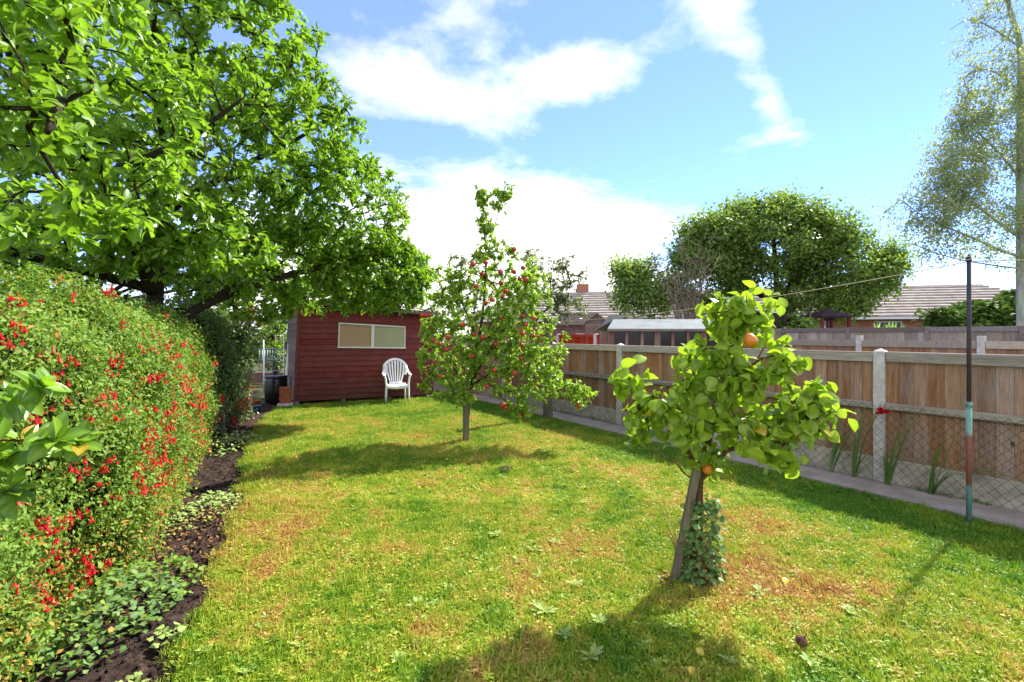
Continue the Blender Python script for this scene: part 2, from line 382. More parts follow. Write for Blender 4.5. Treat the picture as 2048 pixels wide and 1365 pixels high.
M['darkroof'] = m_plain('gazebo_roof', (0.045, 0.025, 0.03), 0.8, 0.2, 0.2, 3)
M['glassdark'] = m_plain('dark_window_glass', (0.02, 0.018, 0.02), 0.12, 0.4, 0.5, 2, bstr=0.0)
M['pane_peach'] = m_plain('peach_blind_behind_glass', (0.40, 0.25, 0.13), 0.25, 0.5, 0.06, 3, bstr=0.02)
M['pane_green'] = m_plain('pale_green_blind_behind_glass', (0.36, 0.35, 0.20), 0.25, 0.5, 0.08, 3, bstr=0.02)
M['wire'] = m_plain('wire_dark', (0.03, 0.027, 0.022), 0.6, 0.3, 0.3, 20, metal=0.3)
M['rope'] = m_plain('rope_yellow', (0.58, 0.50, 0.28), 0.8, 0.1, 0.1, 30)
M['steel'] = m_plain('galvanised', (0.30, 0.34, 0.38), 0.5, 0.4, 0.2, 9, metal=0.4)
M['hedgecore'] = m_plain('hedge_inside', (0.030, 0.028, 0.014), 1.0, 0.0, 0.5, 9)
M['blue'] = m_plain('blue_plastic', (0.08, 0.16, 0.34), 0.4, 0.4, 0.1, 9)
M['orangepot'] = m_plain('terracotta', (0.55, 0.14, 0.05), 0.8, 0.2, 0.15, 9)
M['stem'] = m_plain('green_stem', (0.10, 0.14, 0.04), 0.6, 0.2, 0.2, 20)
M['stemred'] = m_plain('red_stem', (0.22, 0.07, 0.04), 0.6, 0.2, 0.2, 20)

def m_fruit(name, a, b, spots):
    m, t, o = new_mat(name); g = t.n('ShaderNodeTexCoord').outputs['Object']; n = t.noise(g, 20, 4); n2 = t.noise(g, 90, 2)
    oi = t.n('ShaderNodeObjectInfo').outputs['Random']
    col = t.ramp(t.math('ADD', n, t.math('MULTIPLY', t.math('SUBTRACT', oi, 0.5), 0.25)), [(0.38, a), (0.66, b)])
    col = t.mix(t.mapr(n2, 0.62, 0.7, 0, 0.5), col, spots)
    principled(t, o, col, 0.32, 0.45); return m
M['redapple'] = m_fruit('apple_skin', (0.32, 0.012, 0.012), (0.50, 0.06, 0.03), (0.5, 0.2, 0.08))
M['pearskin'] = m_fruit('pear_skin', (0.60, 0.13, 0.005), (0.62, 0.24, 0.012), (0.35, 0.12, 0.03))
M['flower'] = m_leaf('fuchsia_petal', (0.40, 0.005, 0.012), (0.60, 0.010, 0.020), (0.66, 0.05, 0.05), obj=True, trans=0.2, rough=0.5, spec=0.2, yfrac=0.05, rib=0.0)

def m_pole():
    m, t, o = new_mat('painted_rusty_pole'); g = t.n('ShaderNodeTexCoord').outputs['Object']; z = t.n('ShaderNodeSeparateXYZ', inp={0: g}).outputs[2]
    n = t.noise(g, 14, 4); zz = t.math('ADD', z, t.math('MULTIPLY', t.math('SUBTRACT', n, 0.5), 0.05))
    col = t.ramp(t.math('DIVIDE', zz, 2.3), [(0.0, (0.14, 0.30, 0.25)), (0.135, (0.17, 0.33, 0.28)), (0.15, (0.20, 0.07, 0.04)), (0.32, (0.22, 0.08, 0.045)), (0.335, (0.17, 0.33, 0.27)),
                                            (0.44, (0.16, 0.32, 0.26)), (0.455, (0.06, 0.045, 0.045)), (1.0, (0.035, 0.035, 0.045))])
    n3 = t.noise(g, 60, 4); col = t.mix(t.mapr(n3, 0.55, 0.65, 0, 0.7), col, (0.12, 0.06, 0.04))
    principled(t, o, col, 0.6, 0.3, n3, 0.4, 0.002); return m
M['pole'] = m_pole()

def lawn_colour(t):
    """patchy turf colour from world position, shared by turf sheet and blades"""
    pos = t.n('ShaderNodeNewGeometry').outputs['Position']
    sx = t.n('ShaderNodeSeparateXYZ', inp={0: pos}); flat = t.n('ShaderNodeCombineXYZ', inp={0: sx.outputs[0], 1: sx.outputs[1], 2: 0.0}).outputs[0]
    a = t.noise(flat, 0.75, 3, 0.6); b = t.noise(flat, 3.2, 4, 0.65); c = t.noise(flat, 16, 3, 0.6)
    f = t.math('ADD', t.math('MULTIPLY', a, 0.62), t.math('ADD', t.math('MULTIPLY', b, 0.58), t.math('MULTIPLY', c, 0.42)))
    f = t.math('SUBTRACT', f, 0.290)
    # worn patches, greener strip beside the path
    def patch(cx, cy, r, amp):
        dx = t.math('SUBTRACT', sx.outputs[0], cx); dy = t.math('SUBTRACT', sx.outputs[1], cy)
        d = t.math('SQRT', t.math('ADD', t.math('MULTIPLY', dx, dx), t.math('MULTIPLY', dy, dy)))
        return t.math('MULTIPLY', t.mapr(d, r * 0.3, r, 1, 0, True), amp)
    for p in ((G(1070, 880), 1.0, 0.10), (G(1130, 1130), 0.75, 0.05), (G(1500, 1200), 0.8, 0.06), (G(560, 1060), 0.5, 0.07), (G(1250, 960), 0.8, 0.05), (G(800, 1250), 0.5, 0.03), (G(1560, 1130), 0.7, 0.04), (G(1060,1200),.4,.05)):
        f = t.math('ADD', f, patch(p[0].x, p[0].y, p[1], p[2]))
    dist = t.math('ADD', t.math('MULTIPLY', sx.outputs[0], 0.8417), t.math('MULTIPLY', sx.outputs[1], 0.54))
    f = t.math('SUBTRACT', f, t.mapr(dist, 3.9, 5.2, 0.0, 0.11, True))
    f = t.math('SUBTRACT', f, t.mapr(sx.outputs[1], 8.3, 10.5, 0.0, 0.05, True))
    return f, flat
LAWN = [(0.36, (0.12, 0.27, 0.02)), (0.46, (0.25, 0.37, 0.025)), (0.54, (0.38, 0.45, 0.04)), (0.62, (0.54, 0.43, 0.09)), (0.70, (0.48, 0.27, 0.08))]
def m_turf():
    m, t, o = new_mat('turf'); f, flat = lawn_colour(t)
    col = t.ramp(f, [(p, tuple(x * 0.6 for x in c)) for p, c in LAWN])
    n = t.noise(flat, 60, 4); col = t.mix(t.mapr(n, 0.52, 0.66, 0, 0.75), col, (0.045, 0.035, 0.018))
    principled(t, o, col, 0.95, 0.05, n, 0.8, 0.02); return m
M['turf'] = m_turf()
def m_grass():
    m, t, o = new_mat('grass_blade'); f, flat = lawn_colour(t)
    r = t.n('ShaderNodeObjectInfo').outputs['Random']; v = t.n('ShaderNodeAttribute', attribute_name='v').outputs['Fac']
    f = t.math('ADD', f, t.math('MULTIPLY', t.math('SUBTRACT', r, 0.5), 0.09)); f = t.math('ADD', f, t.math('MULTIPLY', t.math('SUBTRACT', v, 0.5), 0.08))
    col = t.ramp(f, LAWN)
    p = principled(t, None, col, 0.5, 0.25)
    tr = t.n('ShaderNodeBsdfTranslucent', inp={0: col}); mx = t.n('ShaderNodeMixShader', inp={0: 0.35})
    t.nt.links.new(p.outputs[0], mx.inputs[1]); t.nt.links.new(tr.outputs[0], mx.inputs[2]); t.nt.links.new(mx.outputs[0], o.inputs[0]); return m
M['grass'] = m_grass()
def m_soil():
    m, t, o = new_mat('soil'); g = t.n('ShaderNodeTexCoord').outputs['Object']; n = t.noise(g, 25, 8, 0.7); n2 = t.noise(g, 3, 3)
    col = t.ramp(n, [(0.35, (0.018, 0.012, 0.009)), (0.55, (0.055, 0.036, 0.028)), (0.72, (0.14, 0.085, 0.06))])
    col = t.mix(t.mapr(n2, 0.5, 0.7, 0, 0.4), col, (0.10, 0.05, 0.03))
    principled(t, o, col, 0.95, 0.1, n, 1.0, 0.03); return m
M['soil'] = m_soil()
def m_ground():
    m, t, o = new_mat('ground'); g = t.n('ShaderNodeTexCoord').outputs['Object']; n = t.noise(g, 0.6, 5); n2 = t.noise(g, 22, 4)
    col = t.ramp(n, [(0.4, (0.06, 0.09, 0.02)), (0.6, (0.12, 0.10, 0.05))]); col = t.mix(t.math('MULTIPLY', n2, 0.5), col, (0.03, 0.025, 0.015))
    principled(t, o, col, 0.95, 0.05, n2, 0.6, 0.02); return m
M['ground'] = m_ground()
def m_path():
    m, t, o = new_mat('path_slab'); g = t.n('ShaderNodeTexCoord').outputs['Object']; n = t.noise(g, 4, 5, 0.6); n2 = t.noise(g, 120, 3)
    col = t.ramp(n, [(0.3, (0.21, 0.18, 0.13)), (0.7, (0.36, 0.315, 0.24))]); col = t.mix(t.mapr(n2, 0.5, 0.7, 0, 0.5), col, (0.33, 0.32, 0.30))
    v = t.noise(g, 9, 6, 0.7, 1.0); col = t.mix(t.mapr(v, 0.60, 0.68, 0, 0.6), col, (0.07, 0.08, 0.04))
    principled(t, o, col, 0.9, 0.15, n2, 0.3, 0.003); return m
M['path'] = m_path()

# ------------------------------------------------------------------ ground, lawn, bed, path
U = Vector((-0.54, 0.8417, 0)).normalized(); TOW = Vector((-U.y, U.x, 0))      # along the fence; towards the lawn
FA = Vector((3.997, 5.26, 0))                                                  # near concrete post of the main fence
def FP(t, off=0.0, z=0.0): return FA + U * t + TOW * off + Vector((0, 0, z))

gm = MB(); R_ = 1500
gm.add([(-R_, -R_, -0.03), (R_, -R_, -0.03), (R_, R_, -0.03), (-R_, R_, -0.03)], [(0, 1, 2, 3)])
gm.build('ground', M['ground'], kind='structure')

left_edge = [(-1.25, 0.9), (-1.53, 2.23), (-2.03, 3.37), (-2.59, 4.70), (-3.45, 6.3), (-4.3, 8.2), (-4.75, 9.4), (-5.1, 10.7)]
right_edge = [(6.2, 0.82), (4.82, 2.9), (4.11, 3.94), (3.25, 5.22), (1.58, 7.84), (0.11, 10.16), (-1.29, 12.56), (-2.09, 13.76)]
def interp_edge(E, y):
    ys = [p[1] for p in E]; xs = [p[0] for p in E]; return np.interp(y, ys, xs)
def wob(y, k): return 0.035 * np.sin(y * 7.1 + k) + 0.02 * np.sin(y * 17.3 + k * 2)
ys = np.linspace(0.9, 13.6, 110); nx = 60
V = []; 
for y in ys:
    xl = interp_edge(left_edge, y) + wob(y, 0); xr = interp_edge(right_edge, y) + 0.3 * wob(y, 2)
    if y > 10.7: xl = -5.1 + (y - 10.7) * 1.0
    for i in range(nx):
        f = i / (nx - 1); x = xl + (xr - xl) * f
        z = 0.012 * math.sin(x * 1.7 + y) + 0.008 * math.sin(x * 5.1 - y * 3.7) + 0.006 * math.sin(x * 11 + y * 9)
        V.append((x, y, z + 0.012 - (0.03 if i in (0, nx - 1) else 0)))
Fc = [(j * nx + i, j * nx + i + 1, (j + 1) * nx + i + 1, (j + 1) * nx + i) for j in range(len(ys) - 1) for i in range(nx - 1)]
lm = MB(); lm.add(V, Fc, True); lm.build('lawn', M['turf'], kind='structure')

# soil bed at the foot of the hedge
V = []; nb = 34
ysb = np.linspace(0.8, 11.3, 150)
for y in ysb:
    xr = interp_edge(left_edge, y) + wob(y, 0) + 0.02; xl = xr - 1.5
    for i in range(nb):
        x = xl + (xr - xl) * i / (nb - 1)
        z = -0.012 + 0.016 * math.sin(x * 23 + y * 3) * math.sin(y * 19) + random.uniform(-0.012, 0.014)
        V.append((x, y, z))
Fc = [(j * nb + i, j * nb + i + 1, (j + 1) * nb + i + 1, (j + 1) * nb + i) for j in range(len(ysb) - 1) for i in range(nb - 1)]
sm_ = MB(); sm_.add(V, Fc, True); sm_.build('soil_bed', M['soil'], kind='structure')
# clods and crumbs lying on the soil
mbc = MB()
for k in range(900):
    y = random.uniform(1.6, 8.5) if k % 3 else random.uniform(1.8, 4.5); x = interp_edge(left_edge, y) - random.uniform(0.04, 0.55); r = random.uniform(0.006, 0.02)
    mbc.lathe((x, y, 0.0), [(0.2 * r, -r * .4), (r * random.uniform(.8, 1.1), 0), (r * .7, r * .6), (0.1 * r, r * .8)], 5, False)
o = mbc.build('soil_clods', M['soil'], kind='stuff'); tag(o, 'dark crumbs of earth scattered over the bare soil bed', 'soil')

pth = empty('path', FP(0), None, None, None, kind='structure')
t = -6.0
for k in range(10):
    L = 2.35
    a, b = t + 0.008, t + L - 0.008
    q = MB(); z0, z1 = -0.05, 0.034 + random.uniform(-0.003, 0.004); i0, i1 = 0.60, 0.085
    p = [FP(a, i1), FP(a, i0), FP(b, i0), FP(b, i1)]
    q.hexa([v + Vector((0, 0, z0)) for v in p] + [v + Vector((0, 0, z1)) for v in p])
    q.build('slab', M['path'], pth); t += L
q = MB(); p = [FP(-6, 0.085), FP(-6, 0.56), FP(18, 0.56), FP(18, 0.085)]
q.add([v + Vector((0, 0, -0.02)) for v in p], [(3, 2, 1, 0)]); q.build('bedding', M['soil'], pth)
q = MB(); p = [FP(-6, -0.05), FP(-6, 0.083), FP(18, 0.083), FP(18, -0.05)]
q.add([v + Vector((0, 0, 0.0)) for v in p], [(3, 2, 1, 0)]); q.build('soil_strip', M['soil'], kind='structure')

# ------------------------------------------------------------------ grass blades (one mass, instanced tufts)
def tuft_mesh(name, n, rad, h, wd, seed):
    r = np.random.default_rng(seed); P = np.zeros((n, 3)); a = r.random(n) * 2 * PI; q = np.sqrt(r.random(n)) * rad
    P[:, 0] = np.cos(a) * q; P[:, 1] = np.sin(a) * q
    D = np.stack([r.normal(0, .55, n), r.normal(0, .55, n), np.ones(n)], 1); N = np.stack([r.normal(size=n), r.normal(size=n), r.normal(0, .2, n)], 1)
    tm = (T_BLADE[0] * np.array([wd, 1, 1]), T_BLADE[1], T_BLADE[2])
    V, T, rib = place(tm, P, D, N, h * (0.5 + 0.8 * r.random(n)))
    return np_mesh(name, V, T, M['grass'], np.repeat(r.random(n), len(tm[0])))
def clover_mesh(name, n, seed):
    r = np.random.default_rng(seed); P = np.stack([r.normal(0, .03, n), r.normal(0, .03, n), r.random(n) * .018 + .004], 1)
    D = np.stack([r.normal(size=n), r.normal(size=n), r.normal(0, .35, n)], 1); N = np.stack([r.normal(0, .35, n), r.normal(0, .35, n), np.ones(n)], 1)
    V, T, rib = place(T_SMALL, P, D, N, 0.016 + 0.012 * r.random(n)); return np_mesh(name, V, T, M['grass'], np.repeat(r.random(n), len(T_SMALL[0])))
def scatter(name, label, cat, tufts, P, S, parent_loc=(0, 0, 0), kind='stuff'):
    me = bpy.data.meshes.new(name); me.from_pydata([tuple(p) for p in P], [], [])
    n = len(P)
    for an, arr in (('sc', S), ('rz', RNG.random(n) * 6.283)):
        a = me.attributes.new(an, 'FLOAT', 'POINT'); a.data.foreach_set('value', np.asarray(arr, np.float32))
    a = me.attributes.new('pick', 'INT', 'POINT'); a.data.foreach_set('value', RNG.integers(0, len(tufts), n).astype(np.int32))
    ob = link(name, me); tag(ob, label, cat, None, kind)
    ng = bpy.data.node_groups.new(name + '_scatter', 'GeometryNodeTree')
    ng.interface.new_socket('Geometry', in_out='INPUT', socket_type='NodeSocketGeometry'); ng.interface.new_socket('Geometry', in_out='OUTPUT', socket_type='NodeSocketGeometry')
    N_ = ng.nodes; L = ng.links
    gi = N_.new('NodeGroupInput'); go = N_.new('NodeGroupOutput'); g2i = N_.new('GeometryNodeGeometryToInstance')
    for me_ in tufts[::-1]:
        so = bpy.data.objects.new(me_.name, me_)
        oi = N_.new('GeometryNodeObjectInfo'); oi.inputs['Object'].default_value = so; L.new(oi.outputs['Geometry'], g2i.inputs[0])
    iop = N_.new('GeometryNodeInstanceOnPoints'); iop.inputs['Pick Instance'].default_value = True
    def att(nm, ty):
        a = N_.new('GeometryNodeInputNamedAttribute'); a.data_type = ty; a.inputs[0].default_value = nm; return a.outputs[0]
    cb = N_.new('ShaderNodeCombineXYZ'); L.new(att('rz', 'FLOAT'), cb.inputs[2])
    L.new(gi.outputs[0], iop.inputs['Points']); L.new(g2i.outputs[0], iop.inputs['Instance'])
    L.new(att('pick', 'INT'), iop.inputs['Instance Index']); L.new(cb.outputs[0], iop.inputs['Rotation']); L.new(att('sc', 'FLOAT'), iop.inputs['Scale'])
    L.new(iop.outputs[0], go.inputs[0])
    md = ob.modifiers.new('scatter', 'NODES'); md.node_group = ng
    return ob
def lawn_points(n, ymin, ymax, margin=0.0, pw=1.0):
    y = ymin + (ymax - ymin) * RNG.random(n) ** pw
    xl = interp_edge(left_edge, y) + wob(y, 0) - margin; xr = interp_edge(right_edge, y) + margin * 0.5
    xl = np.where(y > 10.7, -5.1 + (y - 10.7), xl)
    x = xl + (xr - xl) * RNG.random(n)
    keep = np.abs(x) < 1.15 * y + 0.4; x, y = x[keep], y[keep]
    return np.stack([x, y, 0.012 * np.sin(x * 1.7 + y) + 0.008 * np.sin(x * 5.1 - y * 3.7) + 0.010], 1)
tufts = [tuft_mesh('tuft_%s' % c, 18, 0.038, 0.034, 1.7, i) for i, c in enumerate('abc')] + [tuft_mesh('tuft_tall', 12, 0.03, 0.05, 1.6, 9), clover_mesh('clover_a', 16, 4), clover_mesh('clover_b', 12, 5)]
P = np.concatenate([lawn_points(30000, 1.9, 4.6), lawn_points(34000, 4.4, 13.2)])
S = 0.55 + 0.65 * RNG.random(len(P)); S *= np.where(P[:, 1] > 5, 1.15, 0.95)
scatter('grass', 'short patchy green and straw coloured grass of the lawn', 'grass', tufts, P, S)
# longer fringe where the mower misses: against bed, path, shed and tree feet
n = 2600; y = RNG.uniform(1.9, 12.5, n); side = RNG.random(n) < 0.55
x = np.where(side, interp_edge(left_edge, y) + wob(y, 0) + RNG.normal(0, .035, n), interp_edge(right_edge, y) + RNG.normal(0, .03, n))
P = np.stack([x, y, np.zeros(n)], 1)
k = 260; s_ = RNG.random(k); Ps = np.stack([-4.92 + 2.92 * s_ + RNG.normal(0.03, .04, k), 10.93 + 1.29 * s_ - 0.06 + RNG.normal(0, .04, k), np.zeros(k)], 1)
b1 = G(932, 885); b2 = G(1385, 1160); Pt = np.concatenate([np.stack([b.x + RNG.normal(0, .14, 60), b.y + RNG.normal(0, .14, 60), np.zeros(60)], 1) for b in (b1, b2)])
P = np.concatenate([P, Ps, Pt])
scatter('edge_grass', 'longer grass fringe along the bed, the path and the shed foot', 'grass', tufts[:4], P, 0.55 + 0.6 * RNG.random(len(P)))

# ------------------------------------------------------------------ fences
def unit_board(wd, th, h, mat, name):
    b = MB(); b.bbox((0, 0, h / 2), (wd, th, h), None, 0.004); return b.mesh(name, mat)
ROT_F = math.atan2(U.y, U.x)
def close_board(root, t0, t1, z0, z1, off, mat, bw=0.125, origin=None, U_=None, T_=None, th=0.018):
    """each vertical board its own object"""
    origin = origin or FA; U_ = U_ or U; T_ = T_ or TOW
    me = [unit_board(bw * 1.04, th, z1 - z0, mat, 'board') for _ in range(1)][0]; me2 = unit_board(bw * 1.0, th, z1 - z0 - 0.01, mat, 'board')
    base = wpos(root); nbd = max(1, round((t1 - t0) / (bw * .985))); pitch = (t1 - t0) / nbd; k = 0
    for k in range(nbd):
        t = t0 + pitch * (k + .5)
        p = origin + U_ * t + T_ * (off + random.uniform(-.002, .002)) + Vector((0, 0, z0)) - base
        o = link('board', me2 if k % 3 == 1 else me, root, p, (0, 0, math.atan2(U_.y, U_.x) + .055 + random.uniform(-.012, .012)), (pitch / bw * 1.015, 1, 1 - random.random() * 0.004))

mf = empty('wooden_fence', FP(0), 'brown close-board fence with concrete posts running the length of the path', 'fence')
SP = 1.936; posts_t = [SP * k for k in range(-3, 8)]
for t in posts_t:
    b = MB(); c = FP(t, 0.0); b.bbox(c + Vector((0, 0, 0.68)), (0.105, 0.11, 1.48), U, 0.006)
    x, y = U * 0.052, TOW * 0.055; top = c + Vector((0, 0, 1.42))
    b.add([top - x - y, top + x - y, top + x + y, top - x + y, top + Vector((0, 0, 0.035))], [(0, 1, 4), (1, 2, 4), (2, 3, 4), (3, 0, 4)])
    b.build('concrete_post', M['concrete'], mf)
rail_me = MB().bbox((0, 0, 0), (SP - 0.115, 0.035, 0.085), None, 0.004).mesh('top_rail', M['rail'])
mid_me = MB().bbox((0, 0, 0), (SP - 0.115, 0.045, 0.065), None, 0.004).mesh('middle_rail', M['rail'])
cap_me = MB().bbox((0, 0, 0), (SP - 0.112, 0.075, 0.018), None, 0.004).mesh('capping', M['rail'])
grav_me = MB().bbox((0, 0, 0), (SP - 0.108, 0.045, 0.32), None, 0.006).mesh('gravel_board', M['gravelboard'])
for i in range(len(posts_t) - 1):
    tm = (posts_t[i] + posts_t[i + 1]) / 2; dz = random.uniform(-0.006, 0.006)
    link('top_rail', rail_me, mf, FP(tm, 0.024, 1.352 + dz) - mf.location, (0, 0, ROT_F))
    link('capping', cap_me, mf, FP(tm, 0.0, 1.405 + dz) - mf.location, (0, 0, ROT_F))
    link('middle_rail', mid_me, mf, FP(tm, 0.028, 0.835 + dz) - mf.location, (0, 0, ROT_F))
    link('gravel_board', grav_me, mf, FP(tm, 0.0, 0.115) - mf.location, (0, 0, ROT_F))
    close_board(mf, posts_t[i] + 0.045, posts_t[i + 1] - 0.05, 0.276, 1.395, -0.005, M['fence'], 0.121)

# chain link netting in front of the boards
cl_ = empty('chain_link_fence', FP(0, 0.10), 'low rusty chain link netting standing before the wooden fence', 'fence')
def zigzag(t, H, cell, ch):
    pts = []; n = int(H / ch)
    for k in range(n + 1):
        pts.append(FP(t + (cell / 2 if (k % 2) else 0), 0.10 + 0.010 * math.sin(t * 3 + k), 0.01 + k * ch + 0.016 * math.sin(t * 2.2) * k / n + 0.004 * math.sin(t * 9 + k * 2.1)))
    return pts
net = MB(); t = -5.5; cell = 0.088
while t < 11:
    r = 0.0022
    net.tube(zigzag(t, 0.86, cell, 0.047), r, 3, False); net.tube([p + U * (cell if i % 2 == 0 else 0) for i, p in enumerate(zigzag(t, 0.86, cell, 0.047))], r, 3, False)
    t += cell
net.build('netting', M['wire'], cl_)
lw = MB(); lw.tube([FP(a, 0.104, 0.80 + 0.008 * math.sin(a * 1.3)) for a in np.arange(-5.5, 11, 0.5)], 0.002, 4); lw.build('line_wire', M['wire'], cl_)

def far_fence(name, label, D, z1, step, tlist, mat, railmat, bw, posthi, redfrom=None):
    """fence parallel to the first one, D metres (square) from the camera"""
    Nn = Vector((U.y, -U.x, 0)); org = Nn * D; r = empty(name, org, label, 'fence')
    base = r.location
    for t in tlist:
        b = MB(); b.bbox(org + U * t + Vector((0, 0, (z1 + posthi) / 2)), (0.11, 0.11, z1 + posthi), U, 0.008)
        b.build('post', M['concrete'] if posthi > 0 else railmat, r)
    for a, c in zip(tlist[:-1], tlist[1:]):
        mid = (a + c) / 2
        b = MB(); b.bbox(org + U * mid + TOW * 0.03 + Vector((0, 0, z1 - 0.07)), (c - a - 0.12, 0.03, 0.13), U, 0.004); b.build('rail', railmat, r)
        m_ = M['fence_red'] if (redfrom is not None and mid > redfrom) else mat
        close_board(r, a + 0.06, c - 0.06, 0.15, z1 - 0.015, 0, m_, bw, org, U, TOW)
    return r
def t_at(px, D):
    """distance along U of the fence (D from camera) seen at photo column px"""
    k = (px - 1024) / F; Nn = Vector((U.y, -U.x, 0)); o_ = Nn * D
    return (k * o_.y - o_.x) / (U.x - k * U.y)
D2 = 11.7; t0 = t_at(1963, D2); s2 = (t_at(1541, D2) - t0) / 2
far_fence('neighbour_fence', 'second wooden fence behind the brown fence with wide pale top boards', D2, 1.49, s2, [t0 + s2 * k for k in range(-2, 4)], M['fence'], M['rail'], 0.14, 0.09)
tr_ = [t_at(p, D2) for p in (1250, 1192, 1117, 1060)]
rf = empty('red_fence', Vector((U.y, -U.x, 0)) * D2 + U * tr_[0], 'red stained fence between white posts beside the greenhouse', 'fence')
for t in tr_:
    b = MB(); b.bbox(Vector((U.y, -U.x, 0)) * D2 + U * t + Vector((0, 0, 0.8)), (0.13, 0.13, 1.66), U, 0.008); b.build('post', M['white'], rf)
for a, c in zip(tr_[:-1], tr_[1:]):
    b = MB(); b.bbox(Vector((U.y, -U.x, 0)) * D2 + U * (a + c) / 2 + TOW * 0.03 + Vector((0, 0, 1.57)), (c - a - 0.14, 0.04, 0.09), U, 0.004); b.build('rail', M['fence_red'], rf)
    close_board(rf, a + 0.07, c - 0.07, 0.1, 1.58, 0, M['fence_red'], 0.15, Vector((U.y, -U.x, 0)) * D2, U, TOW)
D3 = 16.9
tl3 = [t_at(p, D3) for p in (2280, 2045, 1855, 1697, 1568, 1460, 1370)]
far_fence('old_grey_fence', 'weathered grey fence below the conifers and bungalow, farthest of the three', D3, 1.82, 1, tl3, M['fence3'], M['greywood'], 0.15, 0.0)

# ------------------------------------------------------------------ washing line
pb = G(1938, 1048)
pl = empty('clothes_pole', pb, 'tall rusty metal pole with peeling green paint on the lawn edge', 'clothes pole')
b = MB(); b.tube([pb, pb + Vector((0, 0, 1.0))], 0.0195, 14); b.build('lower_tube', M['pole'], pl)
b = MB(); b.tube([pb + Vector((0, 0, 1.0)), pb + Vector((0.0, 0, 2.24))], 0.0155, 14); b.build('upper_tube', M['pole'], pl)
b = MB(); b.lathe(pb + Vector((0, 0, 1.0)), [(0.0155, -.01), (0.026, -.008), (0.027, .012), (0.018, .03)], 14); b.build('collar', M['pole'], pl)
b = MB(); b.lathe(pb + Vector((0, 0, 2.24)), [(0.018, -.02), (0.02, 0.0), (0.012, .03), (0.004, .045)], 12); b.build('finial', M['pole'], pl)
wp = G(1096, 840)
b = MB(); b.bbox(wp + Vector((0, 0, 0.93)), (0.15, 0.13, 1.98), U, 0.012)
o = link('washing_line_post', b.mesh('washing_line_post', M['stake'], wp), None, wp); tag(o, 'thick grey timber post between apple tree and path', 'post')
A_, B_ = wp + Vector((0, 0, 1.84)), pb + Vector((0, 0, 2.22))
pts = [A_.lerp(B_, i / 24) - Vector((0, 0, 0.10 * 4 * (i / 24) * (1 - i / 24))) for i in range(25)]
b = MB(); b.tube(pts, 0.0042, 6); C_ = B_ + Vector((2.6, -1.6, 0.05)); b.tube([B_.lerp(C_, i / 8) - Vector((0, 0, 0.05 * 4 * (i / 8) * (1 - i / 8))) for i in range(9)], 0.0042, 6)
b.tube([B_ + Vector((0.022 * math.cos(a), 0.022 * math.sin(a), 0.004 * a)) for a in np.linspace(0, 12.5, 30)], 0.004, 5)
o = b.build('clothes_line', M['rope']); tag(o, 'yellow washing line strung above the fence from post to pole', 'clothes line')

# ------------------------------------------------------------------ garden shed
SL = Vector((-4.92, 10.93, 0)); SD = Vector((2.92, 1.29, 0)); SB = Vector((-0.5, 0.866, 0)) * 2.2; SNn = Vector((SD.y, -SD.x, 0)).normalized()
def SF(s, z, out=0.0):
    """point on the leaning shed front: s 0..1 across, z height"""
    return SL + SD * s + Vector((0.11 * (z / 2.3) * (1 - s), 0, z)) + SNn * out
def ztop(s): return 2.36 - 0.24 * s
sh = empty('garden_shed', SL, 'dark red wooden garden shed with two-pane window and sloping roof', 'shed')
sh_board_h = 0.128
wz0, wz1, ws0, ws1, wsm = 1.28, 1.86, 0.281, 0.779, 0.525
z = 0.10; row = 0
def shed_board(s0, s1, za, zb0, zb1):
    b = MB()
    lo, hi = 0.022, 0.006
    b.hexa([SF(s0, za, lo), SF(s1, za, lo), SF(s1, za, -0.01), SF(s0, za, -0.01), SF(s0, zb0, hi), SF(s1, zb1, hi), SF(s1, zb1, -0.01), SF(s0, zb0, -0.01)])
    b.build('board', M['shed'], sh)
while z < 2.34:
    zb = z + sh_board_h + 0.004
    segs = [(0.0, 1.0)]
    if zb > wz0 + 0.02 and z < wz1 - 0.02: segs = [(0.0, ws0), (ws1, 1.0)]
    for a, c in segs:
        e0, e1 = min(zb, ztop(a) - 0.0), min(zb, ztop(c))
        if e1 <= z:
            c = (2.36 - z) / 0.24
            if c < 0.05: continue
            e1 = z + 0.002
        shed_board(a, c, z, e0, e1)
    z += sh_board_h; row += 1
# backing, side walls, rear, floor bearers
b = MB()
bk = [SF(0, 0.12, -0.012), SF(ws0, 0.12, -0.012), SF(ws0, ztop(ws0), -0.012), SF(0, ztop(0), -0.012), SF(ws1, 0.12, -0.012), SF(1, 0.12, -0.012), SF(1, ztop(1), -0.012), SF(ws1, ztop(ws1), -0.012),
      SF(ws0, wz0, -0.012), SF(ws1, wz0, -0.012), SF(ws0, wz1, -0.012), SF(ws1, wz1, -0.012)]
b.add(bk, [(0, 1, 2, 3), (4, 5, 6, 7), (1, 4, 9, 8), (10, 11, 7, 2)]); b.build('lining', M['feltdark'], sh)
for s in (0.0, 1.0):
    z = 0.10
    while z < ztop(s):
        b = MB(); o_ = 0.0 if s == 0 else 1.0; d = -1 if s == 0 else 1; ox = SD.normalized() * d
        e = min(z + 0.16, ztop(s)); p0, p1 = SF(s, z, -0.013), SF(s, e, -0.013)
        b.hexa([p0 + ox * .018, p0, p0 + SB, p0 + SB + ox * .018, p1 + ox * .004, p1, p1 + SB, p1 + SB + ox * .004])
        b.build('side_board', M['sidewall'] if s == 0 else M['shed'], sh); z += 0.16
b = MB(); b.hexa([SF(0, 0.1, -.02) + SB, SF(1, .1, -.02) + SB, SF(1, .1, -.02) + SB * 1.01, SF(0, .1, -.02) + SB * 1.01, SF(0, 2.36, -.02) + SB, SF(1, 2.12, -.02) + SB, SF(1, 2.12, -.02) + SB * 1.01, SF(0, 2.36, -.02) + SB * 1.01])
